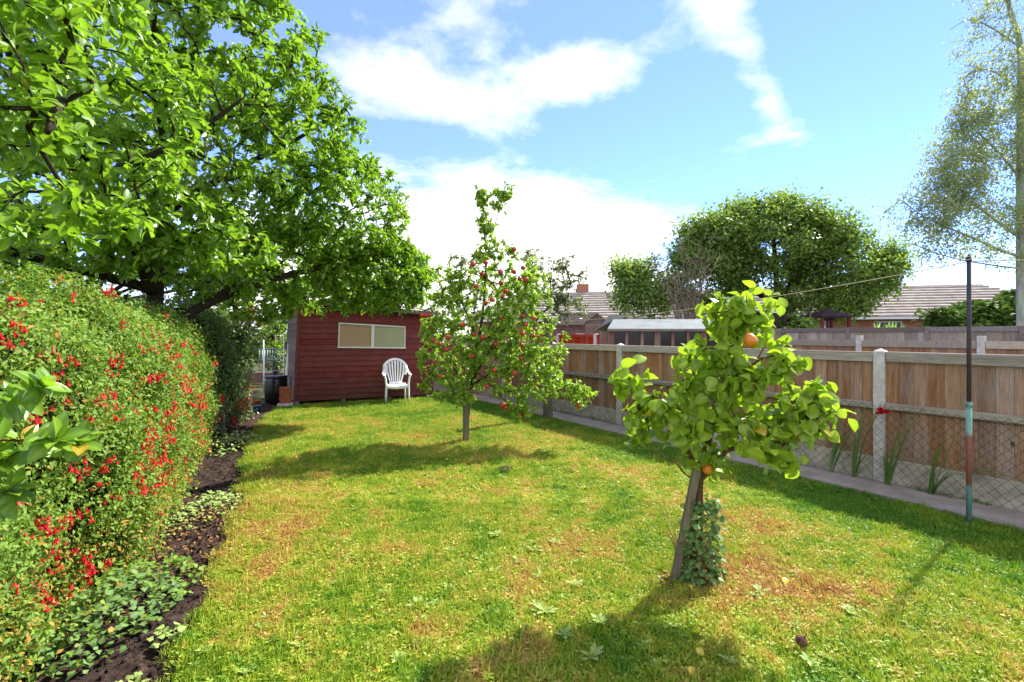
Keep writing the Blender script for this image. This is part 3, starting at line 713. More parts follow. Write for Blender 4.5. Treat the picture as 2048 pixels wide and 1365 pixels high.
b.build('rear_wall', M['feltdark'], sh)
for s in (0.0, 1.0):
    b = MB(); a0, a1 = (s - 0.004, s + 0.016) if s == 0 else (s - 0.016, s + 0.004)
    b.hexa([SF(a0, 0.08, .03), SF(a1, .08, .03), SF(a1, .08, .005), SF(a0, .08, .005), SF(a0, ztop(s), .03), SF(a1, ztop(s), .03), SF(a1, ztop(s), .005), SF(a0, ztop(s), .005)])
    b.build('corner_trim', M['shed'], sh)
b = MB()   # roof deck overhanging, sloping down to the right
def RF(s, k, dz): 
    p = SF(s, 0, 0.0) - Vector((0.11 * 0, 0, 0)); return SL + SD * s + Vector((0.11 * (1 - s), 0, 0)) - SNn * -0.0 + SB * k + Vector((0, 0, 2.36 - 0.24 * s + dz))
b.hexa([RF(-.03, -.07, .0), RF(1.03, -.07, .0), RF(1.03, 1.05, .0), RF(-.03, 1.05, .0), RF(-.03, -.07, .035), RF(1.03, -.07, .035), RF(1.03, 1.05, .035), RF(-.03, 1.05, .035)]); rfo = b.build('roof', M['feltdark'], sh)
b = MB(); b.hexa([RF(-.032, -.085, -.05), RF(1.032, -.085, -.05), RF(1.032, -.073, -.05), RF(-.032, -.073, -.05), RF(-.032, -.085, .045), RF(1.032, -.085, .045), RF(1.032, -.073, .045), RF(-.032, -.073, .045)]); b.build('fascia', M['sidewall'], sh)
for s in (0.02, 0.33, 0.66, 0.96):
    b = MB(); p = SF(s, 0.045, -0.1); b.box(p, (0.1, 0.5, 0.09), SD.normalized()); b.build('bearer', M['stake'], sh)
# window: frame (with mullion and sill), two panes
wf = empty('window', SF((ws0 + ws1) / 2, (wz0 + wz1) / 2) - SL); wf.parent = sh
def wz(s, top): return (1.885 - 0.16 * (s - ws0)) if top else (1.305 - 0.07 * (s - ws0))
def wbar(s0, s1, za0, za1, zb0, zb1, o0, o1, name, mat):
    b = MB(); b.hexa([SF(s0, za0, o1), SF(s1, za1, o1), SF(s1, za1, o0), SF(s0, za0, o0), SF(s0, zb0, o1), SF(s1, zb1, o1), SF(s1, zb1, o0), SF(s0, zb0, o0)]); b.build(name, mat, wf)
e = 0.008
wbar(ws0, ws1, wz(ws0, 1) - .03, wz(ws1, 1) - .03, wz(ws0, 1), wz(ws1, 1), -.01, .034, 'frame_head', M['white'])
wbar(ws0 - .004, ws1 + .004, wz(ws0, 0) - .01, wz(ws1, 0) - .01, wz(ws0, 0) + .022, wz(ws1, 0) + .022, -.01, .05, 'frame_sill', M['white'])
wbar(ws0, ws0 + e, wz(ws0, 0) + .022, wz(ws0, 0) + .022, wz(ws0, 1) - .03, wz(ws0, 1) - .03, -.01, .032, 'frame_side', M['white'])
wbar(ws1 - e, ws1, wz(ws1, 0) + .022, wz(ws1, 0) + .022, wz(ws1, 1) - .03, wz(ws1, 1) - .03, -.01, .032, 'frame_side', M['white'])
wbar(wsm - .007, wsm + .016, wz(wsm, 0) + .022, wz(wsm, 0) + .022, wz(wsm, 1) - .03, wz(wsm, 1) - .03, -.01, .038, 'mullion', M['white'])
wbar(ws0 + e, wsm - .007, wz(ws0, 0) + .022, wz(wsm, 0) + .022, wz(ws0, 1) - .03, wz(wsm, 1) - .03, -.01, .008, 'pane', M['pane_peach'])
wbar(wsm + .016, ws1 - e, wz(wsm, 0) + .022, wz(ws1, 0) + .022, wz(wsm, 1) - .03, wz(ws1, 1) - .03, -.01, .008, 'pane', M['pane_green'])
# boards filling the gap between siding and window edges
for (a, c, z0, z1) in ((ws0, ws1, 1.245, 1.30), (ws0, ws1, 1.80, 1.90)):
    b = MB(); b.hexa([SF(a, z0, .004), SF(c, z0, .004), SF(c, z0, -.009), SF(a, z0, -.009), SF(a, z1, .004), SF(c, z1, .004), SF(c, z1, -.009), SF(a, z1, -.009)]); b.build('window_packing', M['shed'], sh)

# ------------------------------------------------------------------ white garden chair
cb_ = G(793, 806); ch = empty('garden_chair', cb_, 'white plastic garden chair with slatted fan back by the shed', 'chair', rz=math.radians(20))
def cpart(name, mb):
    return link(name, mb.mesh(name, M['plastic']), ch)
sw = 0.25
for sx in (-1, 1):
    b = MB(); b.tube([(sx * .265, -.22, 0), (sx * .255, -.215, .25), (sx * .25, -.21, .42), (sx * .27, -.20, .60), (sx * .29, -.19, .655)], [(.030, .022), (.034, .024), (.038, .024), (.028, .02), (.03, .02)], 8); cpart('front_leg', b)
    b = MB(); b.tube([(sx * .235, .24, 0), (sx * .225, .22, .25), (sx * .21, .19, .44)], [(.026, .022), (.03, .022), (.036, .024)], 8); cpart('rear_leg', b)
    b = MB(); b.tube([(sx * .29, -.235, .655), (sx * .30, -.10, .675), (sx * .30, .06, .69), (sx * .28, .17, .74), (sx * .245, .235, .84)], [(.034, .014), (.036, .014), (.033, .014), (.03, .014), (.028, .014)], 8, flat=(0, 0, 1)); cpart('armrest', b)
b = MB(); n = 10; V = []
for j in range(n + 1):
    for i in range(n + 1):
        u, v = i / n * 2 - 1, j / n * 2 - 1; wx = .245 - .035 * (v * .5 + .5)
        zt = .425 + .02 * (u * u) - .012 * (1 - v * v) - (0.02 if v < -.85 else 0)
        V.append((u * wx, v * .225 - .01, zt))
m_ = len(V); V += [(x, y, z - .022) for x, y, z in V]
Fq = [(j * (n + 1) + i, j * (n + 1) + i + 1, (j + 1) * (n + 1) + i + 1, (j + 1) * (n + 1) + i) for j in range(n) for i in range(n)]
Fq += [tuple(m_ + q for q in f[::-1]) for f in Fq[:]]
rim = [i for i in range(n + 1)] + [(j) * (n + 1) + n for j in range(1, n + 1)] + [n * (n + 1) + i for i in range(n - 1, -1, -1)] + [j * (n + 1) for j in range(n - 1, 0, -1)]
Fq += [(rim[i], rim[(i + 1) % len(rim)], rim[(i + 1) % len(rim)] + m_, rim[i] + m_)[::-1] for i in range(len(rim))]
b.add(V, Fq, True); cpart('seat', b)
b = MB(); b.tube([(-.25, -.225, .40), (-.12, -.245, .385), (0, -.25, .38), (.12, -.245, .385), (.25, -.225, .40)], [(.014, .034)] * 5, 8, flat=(0, 0, 1)); cpart('front_apron', b)
for sx in (-1, 1):
    b = MB(); b.tube([(sx * .25, -.2, .395), (sx * .235, 0, .39), (sx * .21, .19, .40)], [(.01, .03)] * 3, 8, flat=(0, 0, 1)); cpart('side_apron', b)
def backp(u, v):
    """u -1..1 across, v 0 bottom..1 top of the back"""
    wd = .15 + .11 * math.sin(min(1, v * 1.15) * PI * .5); z = .45 + .56 * v - .10 * v * abs(u) ** 2.4
    y = .20 + .13 * v - .05 * abs(u) ** 2 ; return Vector((u * wd, y, z))
b = MB(); arch = [backp(-1, v) for v in np.linspace(.42, .86, 6)] + [backp(math.sin(a), .86 + .14 * math.cos(a)) for a in np.linspace(-PI / 2, PI / 2, 13)][1:-1] + [backp(1, v) for v in np.linspace(.86, .42, 6)]
b.tube(arch, [(.034, .013)] * len(arch), 8, flat=(0, -1, 0)); cpart('back_frame', b)
for k in range(7):
    u = (k - 3) / 3.0 * .78
    b = MB(); pts = [backp(u * (1.0 if v > .3 else 1.0), v) for v in np.linspace(0.0, .93 - .10 * abs(u) ** 2, 8)]
    b.tube(pts, [(.015 + .010 * v, .006) for v in np.linspace(0, 1, 8)], 6, flat=(0, -1, 0)); cpart('back_slat', b)
b = MB(); b.tube([backp(u, 0.0) for u in np.linspace(-1, 1, 7)], [(.01, .028)] * 7, 8, flat=(0, 0, 1)); cpart('lower_back_rail', b)

# ------------------------------------------------------------------ things beside the shed
wbp = G(552, 806); bn = empty('water_butt', wbp, 'black plastic water butt standing between hedge and shed', 'barrel')
b = MB(); b.lathe(wbp, [(.21, 0), (.235, .02), (.25, .3), (.245, .55), (.24, .60)], 24); b.build('body', M['black'], bn)
b = MB(); b.lathe(wbp + Vector((0, 0, .60)), [(.255, 0), (.262, .012), (.255, .03), (.20, .045), (.05, .05)], 24); b.build('lid', M['black'], bn)
sb = G(571, 815)
b = MB(); b.bbox((0, 0, .045), (.30, .2, .09), None, .008); o = link('stone_block', b.mesh('stone_block', M['concrete']), None, sb, (0, 0, .25)); tag(o, 'pale concrete block under the little brick pile by the shed', 'block')
bl = ['lowest red brick resting on the pale concrete block', 'second red brick up in the pile by the shed', 'third red brick up in the pile by the shed', 'fourth red brick up in the pile by the shed', 'topmost red brick of the pile beside the water butt']
bme = MB().bbox((0, 0, 0), (.225, .105, .068), None, .005).mesh('brick', M['brick'])
for k in range(5):
    o = link('brick', bme, None, sb + Vector((random.uniform(-.012, .012) + .0, random.uniform(-.01, .01), .09 + .036 + k * .072)), (0, 0, .25 + random.uniform(-.12, .12))); tag(o, bl[k], 'brick', 'bricks piled beside the shed')
b = MB(); b.lathe((0, 0, 0), [(.055, 0), (.075, .11), (.082, .112), (.082, .13), (.07, .13), (.06, .05)], 16); o = link('flower_pot', b.mesh('flower_pot', M['orangepot']), None, G(513, 812)); tag(o, 'small orange pot at the dark end of the hedge', 'flower pot')
b = MB(); b.lathe((0, 0, 0), [(.06, 0), (.085, .10), (.09, .1), (.09, .115), (.08, .115), (.07, .04)], 16); o = link('plastic_tub', b.mesh('plastic_tub', M['blue']), None, G(514, 822)); tag(o, 'small blue plastic tub on the soil in front of the orange pot', 'tub')
# strips of timber and canes behind the water butt
b = MB(); b.tube([PX(568, 795, 12.3), PX(568, 667, 12.3)], .018, 6); o = b.build('garden_cane', M['white']); tag(o, 'pale upright cane nearest the shed side wall', 'cane')
b = MB(); b.tube([PX(527, 790, 12.6), PX(527, 680, 12.6)], .016, 6); o = b.build('garden_cane', M['white']); tag(o, 'pale upright cane beside the dark hedge end', 'cane')
b = MB(); b.tube([PX(572, 760, 12.0), PX(582, 640, 12.9)], [(.03, .012), (.03, .012)], 4, smooth=False); o = b.build('leaning_plank', M['white']); tag(o, 'pale narrow plank leaning on the shed side', 'plank')
gt = empty('metal_gate', PX(538, 760, 14) * 1.0, 'grey blue metal bar gate seen between hedge and shed', 'gate')
for k in range(9):
    x = 519 + k * 5.2; b = MB(); b.tube([PX(x, 742, 14), PX(x, 698, 14)], .012, 5); b.build('bar', M['steel'], gt)
for yy in (742, 720, 698):
    b = MB(); b.tube([PX(517, yy, 14), PX(563, yy, 14)], .016, 5); b.build('cross_rail', M['steel'], gt)
b = MB(); p = [PX(530, 745, 16), PX(620, 745, 16)]; b.box(Vector((-7.6, 16, .18)), (3.5, .12, .36)); o = b.build('timber_edging', M['pinkwood']); tag(o, 'low reddish brown board edging far behind the gate', 'edging')

# ------------------------------------------------------------------ trees
def ell_pts(n, c, r, shell=0.35):
    d = rand_dirs(n); q = (shell + (1 - shell) * RNG.random(n)) ** (1 / 2.0); return np.array(c)[None] + d * q[:, None] * np.array(r)[None]
def blob(px, py, Y, rx, ry, rd):
    c = PX(px, py, Y); return (np.array(c), np.array((rx / F * Y, rd, ry / F * Y)))
def grow(limbs, targets, sag=0.06, maxseg=0.5):
    """connect crown points to the limbs by ever finer twigs; returns node arrays"""
    pos = []; par = []
    for L in limbs:
        for p in L: pos.append(np.array(p)); par.append(-2)
    nl = len(pos); cap = nl + len(targets) * 4; A = np.zeros((cap, 3)); A[:nl] = pos; par = par + [0] * (cap - nl); cnt = nl
    d0 = np.min(np.linalg.norm(targets[:, None] - A[None, :nl], axis=2), axis=1); order = np.argsort(d0); tips = []
    for i in order:
        tpt = targets[i]; d = np.linalg.norm(A[:cnt] - tpt, axis=1); j = int(np.argmin(d)); L = d[j]
        ns = max(1, min(3, int(L / maxseg) + 1)); prev = j; a = A[j].copy()
        for s in range(1, ns + 1):
            f = s / ns; p = a + (tpt - a) * f
            if s < ns: p = p + RNG.normal(0, L * 0.07, 3) + np.array((0, 0, L * sag))
            if cnt >= cap: break
            A[cnt] = p; par[cnt] = prev; prev = cnt; cnt += 1
        tips.append(prev)
    return A[:cnt], np.array(par[:cnt]), nl, np.array(tips)
def twig_mesh(A, par, nl, r_tip, r_max, n=4):
    cnt = len(A); load = np.ones(cnt)
    for i in range(cnt - 1, nl - 1, -1):
        if par[i] >= 0: load[par[i]] += load[i]
    rad = np.minimum(r_max, r_tip * np.sqrt(load))
    idx = np.arange(nl, cnt); a = A[par[idx]]; b = A[idx]; ra = np.minimum(rad[par[idx]], rad[idx] * 1.35); rb = rad[idx]
    D = nrm(b - a); h = np.where(np.abs(D[:, 2:3]) < .9, np.array([[0, 0, 1.]]), np.array([[1., 0, 0]])); X = nrm(np.cross(D, h)); Y = np.cross(D, X)
    V = []
    for q, rr in ((a, ra), (b, rb)):
        for k in range(n):
            an = 2 * PI * k / n; V.append(q + (X * math.cos(an) + Y * math.sin(an)) * rr[:, None])
    V = np.stack(V, 1).reshape(-1, 3); T = []
    for k in range(n):
        j = (k + 1) % n; T += [(k, j, n + j), (k, n + j, n + k)]
    T = (np.array(T)[None] + (np.arange(len(idx)) * 2 * n)[:, None, None]).reshape(-1, 3)
    return V, T
def smooth_limb(pts, k=5):
    pts = [Vector(p) for p in pts]; out = []
    for i in range(len(pts) - 1):
        p0 = pts[max(i - 1, 0)]; p1 = pts[i]; p2 = pts[i + 1]; p3 = pts[min(i + 2, len(pts) - 1)]
        for s in range(k):
            t = s / k; out.append(0.5 * ((2 * p1) + (p2 - p0) * t + (2 * p0 - 5 * p1 + 4 * p2 - p3) * t * t + (3 * p1 - p0 - 3 * p2 + p3) * t ** 3))
    out.append(pts[-1]); return out
def tree(name, base, label, limbs, targets, bark, leafmat, tm, per, size, r_tip=0.004, r_max=0.03, objs=0, objmat=None, whorl=0.55, droop=0.25,
         leafspread=0.05, cat='tree', leafname='foliage', twign=4, sag=0.06, group=None, updir=0.5, jit=0.0):
    root = empty(name, base, label, cat, group)
    dense = []
    for i, (pts, r0, r1) in enumerate(limbs):
        sp = smooth_limb(pts); m = len(sp); dense.append([tuple(p) for p in sp])
        b = MB(); b.tube(sp, [r0 + (r1 - r0) * (j / (m - 1)) ** .8 * 1.0 + random.uniform(-.03, .03) * r0 for j in range(m)], 10 if r0 > .03 else 7)
        b.build('trunk' if i == 0 else 'branch', bark, root)
    A, par, nl, tips = grow(dense[0:1] + dense[1:], targets, sag)
    V, T = twig_mesh(A, par, nl, r_tip, r_max, twign)
    tag(link('twigs', np_mesh('twigs', V, T, bark, off=base), root), kind='stuff')
    # leaves: whorled at twig ends and strung along the last bit of twig
    tp = A[tips]; td = nrm(tp - A[par[tips]]); n = len(tips) * per
    P = np.repeat(tp, per, 0); TD = np.repeat(td, per, 0)
    back = RNG.random((n, 1)) * leafspread; P = P - TD * back
    P = P + RNG.normal(0, jit, (n, 3)); D = nrm(TD * whorl + rand_dirs(n) * 0.9 + np.array([[0, 0, 0.15]])); D = nrm(D - np.array([[0, 0, droop]]))
    N = nrm(rand_dirs(n) * 0.55 + np.array([[0, 0, updir]]) + TD * 0.2 + np.array([[SUN_DIR.x, SUN_DIR.y, SUN_DIR.z]]) * 0.25)
    S = size * (0.5 + 0.65 * RNG.random(n)); v = np.where(RNG.random(n) > .97, RNG.random(n), np.clip(.6 * RNG.random(n) + .4 * np.repeat(RNG.random(len(tips)), per), 0, .985))
    return root, P, D, N, S, v

# --- big magnolia over the hedge
mb0 = Vector((-5.0, 6.7, 0))
limbs = [([mb0, (-4.95, 6.6, 1.0), (-4.8, 6.5, 1.9), (-4.6, 6.4, 3.2), (-4.3, 6.3, 4.6), (-3.9, 6.2, 5.8)], .17, .03),
         ([(-4.85, 6.5, 1.5), (-4.4, 6.75, 1.95), (-3.8, 7.2, 2.35), (-3.1, 7.9, 2.7), (-2.4, 8.6, 3.0), (-1.9, 9.0, 3.0)], .085, .02),
         ([(-4.75, 6.4, 2.2), (-4.4, 5.6, 2.8), (-3.9, 4.6, 3.1), (-3.2, 3.5, 3.1), (-2.5, 2.7, 2.9), (-2.3, 2.4, 2.6)], .10, .015),
         ([(-4.6, 6.4, 3.2), (-3.9, 6.8, 3.9), (-3.2, 7.2, 4.5), (-2.7, 7.3, 4.9)], .06, .015),
         ([(-4.4, 5.6, 2.8), (-4.5, 4.6, 3.6), (-4.0, 3.8, 4.2), (-3.3, 3.2, 4.4)], .06, .015),
         ([(-3.9, 4.6, 3.1), (-3.3, 4.8, 3.5), (-2.7, 4.9, 4.0)], .05, .012),
         ([(-4.75, 6.4, 2.2), (-5.4, 5.2, 2.5), (-4.9, 4.0, 2.4), (-3.9, 3.3, 2.3)], .07, .015),
         ([(-4.85, 6.5, 1.6), (-4.3, 7.6, 2.4), (-3.9, 8.6, 3.2), (-3.4, 9.4, 3.6)], .06, .015),
         ([(-4.5, 6.35, 3.8), (-4.0, 5.4, 4.6), (-3.4, 4.7, 5.2)], .05, .012)]
blobs = [(blob(350, 190, 5.6, 270, 240, 1.4), 420), (blob(535, 300, 7.0, 200, 190, 1.2), 560), (blob(490, 110, 6.0, 165, 170, 1.2), 300),
         (blob(675, 420, 8.2, 150, 125, 1.2), 560), (blob(745, 545, 9.0, 122, 86, 1.1), 520), (blob(810, 560, 9.2, 62, 70, .8), 200), (blob(600, 520, 8.2, 150, 80, 1.1), 340), (blob(660, 590, 9.6, 120, 42, .7), 160), (blob(180, 480, 5.5, 200, 60, .8), 160),
         (blob(150, 180, 3.7, 240, 230, .8), 300), (blob(50, 120, 2.5, 130, 210, .4), 75), (blob(120, 430, 2.9, 150, 50, .35), 34), (blob(330, 440, 5.2, 170, 70, .8), 120), (blob(300, -150, 5, 330, 150, 1.3), 160), (blob(480,505,5.4,70,38,.4),40), (blob(430, 560, 7.0, 120, 46, .6), 90), (blob(520, 602, 8.4, 80, 46, .6), 90), (blob(180, 520, 7.2, 260, 44, .8), 150), (blob(330, 520, 5.6, 150, 40, .5), 60)]
tg = np.concatenate([ell_pts(n, c, r, .45) for (c, r), n in blobs])
tg = tg[(tg[:, 2] > 1.75) & (tg[:, 1] > 1.7)]
root, P, D, N, S, v = tree('magnolia_tree', mb0, 'large glossy magnolia tree spreading over the flowering hedge and shed', limbs, tg, M['bark_dark'], M['mag'], T_MAG, 14, .112, .0038, .014, leafspread=.16, whorl=.6, droop=.18, jit=.02)
order = np.argsort(P[:, 1] + 10 * (np.abs(P[:, 0] / P[:, 1]) > 1.06) + 10 * ((P[:, 2] - CH) / P[:, 1] > .70)); near, rest = order[:300], order[300:]
magme = np_mesh('leaf', T_MAG[0], T_MAG[1], M['mag_o'], rib=T_MAG[2])
leaf_objs('leaf', magme, P[near], D[near], N[near], S[near], root)
leaves('foliage', T_MAG, P[rest], D[rest], N[rest], S[rest], M['mag'], root, v[rest])

# --- apple tree
ab = G(932, 883)
def ap(px, py, dy=0.0): return tuple(PX(px, py, ab.y + dy))
limbs = [([tuple(ab), ap(933, 840), ap(940, 790, .05), ap(950, 730, .05), ap(958, 680), ap(968, 600), ap(972, 520), ap(968, 450), ap(965, 385)], .052, .005),
         ([ap(945, 760), ap(980, 700, -.2), ap(1020, 640, -.3), ap(1050, 580, -.3)], .026, .006),
         ([ap(945, 770), ap(1000, 740, -.3), ap(1060, 740, -.5), ap(1120, 760, -.5), ap(1165, 785, -.5)], .022, .005),
         ([ap(940, 790), ap(910, 740, .2), ap(880, 680, .3), ap(865, 640, .3)], .024, .006),
         ([ap(958, 690), ap(930, 620, -.2), ap(905, 570, -.2)], .018, .005),
         ([ap(950, 740), ap(1000, 790, -.4), ap(1030, 830, -.5)], .014, .004),
         ([ap(972, 520), ap(990, 450, .1), ap(1005, 400, .1), ap(1022, 365, .1)], .009, .003),
         ([ap(945, 780), ap(900, 790, -.3), ap(880, 800, -.35)], .012, .004)]
bl_ = [(960, 630, 105, 110, 0, .6, 260), (890, 715, 70, 85, 0, .5, 170), (1028, 505, 14, 16, -.3, .1, 8), (860, 655, 26, 26, 0, .3, 24), (1040, 640, 76, 100, 0, .6, 190), (1055, 755, 85, 70, -.3, .5, 200), (1160, 790, 36, 30, -.5, .2, 36),
       (905, 570, 52, 50, 0, .4, 60), (925, 780, 50, 34, -.2, .3, 45), (1055, 560, 48, 55, 0, .4, 66), (962, 395, 16, 32, 0, .08, 22), (1008, 385, 24, 22, .1, .1, 18), (985, 405, 24, 22, 0, .1, 12), (972, 450, 22, 30, 0, .12, 24), (980, 505, 44, 36, 0, .2, 44), (1040, 820, 24, 26, -.5, .2, 20), (1010, 700, 70, 60, -.3, .4, 80), (1115, 700, 25, 60, -.2, .3, 22)]
tg = np.concatenate([ell_pts(n, *blob(x, y, ab.y + dy, rx, ry, rd), .2) for x, y, rx, ry, dy, rd, n in bl_])
root, P, D, N, S, v = tree('apple_tree', ab, 'slim apple tree laden with red apples in the middle of the lawn', limbs, tg, M['bark'], M['apple'], T_APPLE, 17, .066, .0022, .012, leafspread=.16, whorl=.4, droop=.3)
leaves('foliage', T_APPLE, P, D, N, S, M['apple'], root, v)
apples_px = [(946, 528), (971, 525), (952, 573), (1001, 544), (1028, 544), (1002, 566), (1039, 558), (1052, 559), (1012, 583), (1006, 592), (1028, 499), (965, 549), (1046, 536), (844, 631), (852, 632), (860, 631), (866, 681), (879, 688),
             (896, 675), (1003, 637), (1046, 632), (1067, 636), (1045, 667), (965, 675), (992, 689), (1043, 717), (945, 713), (1005, 810), (1012, 816), (1044, 831), (973, 773), (892, 700), (1037, 700), (1052, 650), (880, 752), (948, 670), (972, 606), (985, 600), (1043, 690), (988, 741), (1157, 812), (1018, 762), (1066, 672), (1030, 746), (925, 650), (1110, 725), (868, 725)]
apme = MB().lathe((0, 0, 0), [(.004, -.030), (.018, -.033), (.032, -.018), (.036, 0), (.033, .018), (.020, .029), (.008, .026), (.003, .022)], 12).lathe((0, 0, .026), [(.0015, 0), (.0015, .02)], 4).mesh('apple', M['redapple'])
for (x, y) in apples_px:
    Y = ab.y - random.uniform(.35, .62); p = PX(x, y, Y) - ab
    link('apple', apme, root, p, (random.uniform(-.4, .4), random.uniform(-.4, .4), random.uniform(0, 6)), (random.uniform(.8, 1.1),) * 3)
b = MB(); s0 = PX(934, 884, ab.y - .10); s1 = PX(932, 760, ab.y - .10); b.box((s0 + s1) / 2 + Vector((-0.01, 0, 0)), (.085, .05, (s1 - s0).length), (1, .25, 0)); o = link('tree_stake', b.mesh('tree_stake', M['stake'], s0), None, s0); tag(o, 'grey brown board stake against the apple tree trunk', 'stake')

# --- pear tree in front
rb_ = G(1388, 1160)
def pp(px, py, dy=0.0): return tuple(PX(px, py, rb_.y + dy))
limbs = [([tuple(rb_), pp(1392, 1100), pp(1396, 1030), pp(1397, 975), pp(1402, 935), pp(1412, 900), pp(1425, 850, .05), pp(1440, 780), pp(1455, 720), pp(1478, 660), pp(1482, 610)], .043, .007),
         ([pp(1402, 955), pp(1385, 920, -.05), pp(1372, 890, -.1), pp(1380, 860, -.1), pp(1360, 820, -.1), pp(1320, 800, -.12), pp(1275, 778, -.15), pp(1255, 765, -.15)], .018, .005),
         ([pp(1400, 960), pp(1425, 935, -.05), pp(1450, 905, -.1), pp(1490, 890, -.1), pp(1540, 860, -.15), pp(1590, 825, -.2), pp(1640, 800, -.2)], .020, .005),
         ([pp(1392, 958), pp(1372, 950), pp(1350, 925), pp(1325, 912), pp(1305, 895)], .007, .003),
         ([pp(1440, 790), pp(1480, 750, -.1), pp(1520, 720, -.15), pp(1560, 710, -.15)], .012, .004),
         ([pp(1430, 840), pp(1480, 850, -.2), pp(1530, 870, -.25), pp(1570, 900, -.25), pp(1585, 925, -.25)], .012, .004),
         ([pp(1425, 850), pp(1400, 800, .1), pp(1385, 740, .1), pp(1380, 700, .1)], .012, .004),
         ([pp(1455, 720), pp(1440, 660, -.05), pp(1420, 610, -.05)], .008, .004),
         ([pp(1445, 765), pp(1500, 740, .15), pp(1540, 670, .15)], .009, .004)]
bl_ = [(1470, 625, 62, 50, -.03, .14, 24), (1450, 700, 80, 50, 0, .2, 26), (1420, 780, 70, 60, 0, .25, 30), (1540, 790, 90, 62, -.1, .25, 38), (1640, 800, 52, 38, -.2, .12, 18), (1500, 870, 90, 50, -.15, .22, 30),
       (1262, 768, 30, 22, -.15, .08, 9), (1320, 840, 60, 40, -.1, .15, 16), (1565, 905, 34, 24, -.25, .1, 7), (1430, 925, 26, 26, -.1, .08, 6), (1560, 720, 50, 22, -.1, .12, 9), (1620, 855, 40, 26, -.2, .1, 9), (1375, 860, 40, 40, -.05, .15, 10), (1270, 860, 26, 20, -.12, .08, 5), (1540,600,10,8,0,.05,2)]
tg = np.concatenate([ell_pts(n, *blob(x, y, rb_.y + dy, rx, ry, rd), .2) for x, y, rx, ry, dy, rd, n in bl_])
root, P, D, N, S, v = tree('pear_tree', rb_, 'small pear tree with broad lime green leaves nearest the camera', limbs, tg, M['bark_red'], M['pear'], T_PEAR, 8, .086, .0028, .009, leafspread=.17, whorl=.35, droop=.55, jit=.022, twign=6, updir=.35)
order = np.argsort(P[:, 1]); near, rest = order[:300], order[300:]
pearme = np_mesh('leaf', T_PEAR[0], T_PEAR[1], M['pear_o'], rib=T_PEAR[2])
leaf_objs('leaf', pearme, P[near], D[near], N[near], S[near], root)
leaves('foliage', T_PEAR, P[rest], D[rest], N[rest], S[rest], M['pear'], root, v[rest])
pme = MB().lathe((0, 0, 0), [(.004, -.036), (.022, -.036), (.037, -.018), (.040, .002), (.034, .022), (.022, .036), (.012, .044), (.004, .047)], 14).lathe((0, 0, .045), [(.002, 0), (.002, .025)], 5).mesh('pear', M['pearskin'])
for (x, y, dy, s) in ((1501, 682, -.32, 1.0), (1415, 938, -.10, .85)):
    link('pear', pme, root, PX(x, y, rb_.y + dy) - rb_, (random.uniform(-.3, .3), random.uniform(-.3, .3), 0), (s,) * 3)
o = link('fallen_pear', pme, None, G(1409, 1163) + Vector((0, -.02, .042)), (1.4, .3, .5), (1.0,) * 3); tag(o, 'orange fallen pear lying at the foot of the pear tree', 'pear')
a0, a1 = PX(1349, 1158, rb_.y - .02), PX(1396, 925, rb_.y - .06)
b = MB(); dd = (a1 - a0).normalized(); b.box((a0 + a1) / 2, ((a1 - a0).length, .034, .046), dd, (0, 1, 0)); o = link('tree_stake', b.mesh('tree_stake', M['stake'], a0), None, a0); tag(o, 'mossy leaning board stake against the ivy covered pear trunk', 'stake')
a0, a1 = PX(1402, 1100, rb_.y + .03), PX(1402, 955, rb_.y + .03)
b = MB(); b.tube([a0 - Vector((0, 0, .15)), a1], .012, 6); o = link('support_stick', b.mesh('support_stick', M['bark_red'], a0), None, a0); tag(o, 'thin brown stick behind the pear trunk among the ivy', 'stick')
# ivy and suckers round the trunk foot
ivr = empty('ivy', rb_, 'dark green ivy and leafy suckers round the pear trunk', 'ivy')
b = MB()
for k in range(26):
    a = random.uniform(0, 6.28); x0 = rb_ + Vector((math.cos(a) * .06, math.sin(a) * .06, 0)); h = random.uniform(.15, .42); e_ = Vector((math.cos(a) * random.uniform(.05, .17), math.sin(a) * random.uniform(.05, .15), h))
    b.tube([x0, x0 + e_ * .5 + Vector((0, 0, .05)), x0 + e_], [.003, .0025, .0015], 4)
b.build('stems', M['stemred'], ivr, kind='stuff')
n = 720; zz = RNG.random(n) ** 1.5 * .54; a = RNG.random(n) * 6.283; rr = (.028 + .10 * np.clip(1 - zz / .62, 0, 1) ** .35 * RNG.random(n) ** .7) + .015
P = np.stack([rb_.x + .035 + np.cos(a) * rr + zz * .04, rb_.y - .02 + np.sin(a) * rr * .8, zz + .01], 1); D = nrm(np.stack([np.cos(a), np.sin(a), -.5 + 0 * a], 1) + rand_dirs(n) * .6); N = nrm(np.stack([np.cos(a), np.sin(a), .6 + 0 * a], 1) + rand_dirs(n) * .5)
leaves('foliage', T_IVY, P, D, N, .032 + .022 * RNG.random(n), M['ivy'], ivr)
n = 160; P = np.stack([rb_.x + RNG.normal(0, .11, n), rb_.y + RNG.normal(0, .10, n), .012 + .01 * RNG.random(n)], 1); leaves_ = place(T_SMALL, P, rand_dirs(n) * np.array([1, 1, .2]), rand_dirs(n) * .4 + np.array([[0, 0, 1]]), .03 + .03 * RNG.random(n))
o = link('leaf_litter', np_mesh('leaf_litter', leaves_[0], leaves_[1], M['dead'], np.repeat(RNG.random(n), len(T_SMALL[0])))); tag(o, 'brown dead leaves at the foot of the pear tree', 'leaf litter', None, 'stuff')
n = 160; P = np.stack([ab.x + RNG.normal(0, .22, n), ab.y + RNG.normal(0, .16, n), .014 + .01 * RNG.random(n)], 1); leaves_ = place(T_SMALL, P, rand_dirs(n) * np.array([1, 1, .2]), rand_dirs(n) * .4 + np.array([[0, 0, 1]]), .04 + .04 * RNG.random(n))
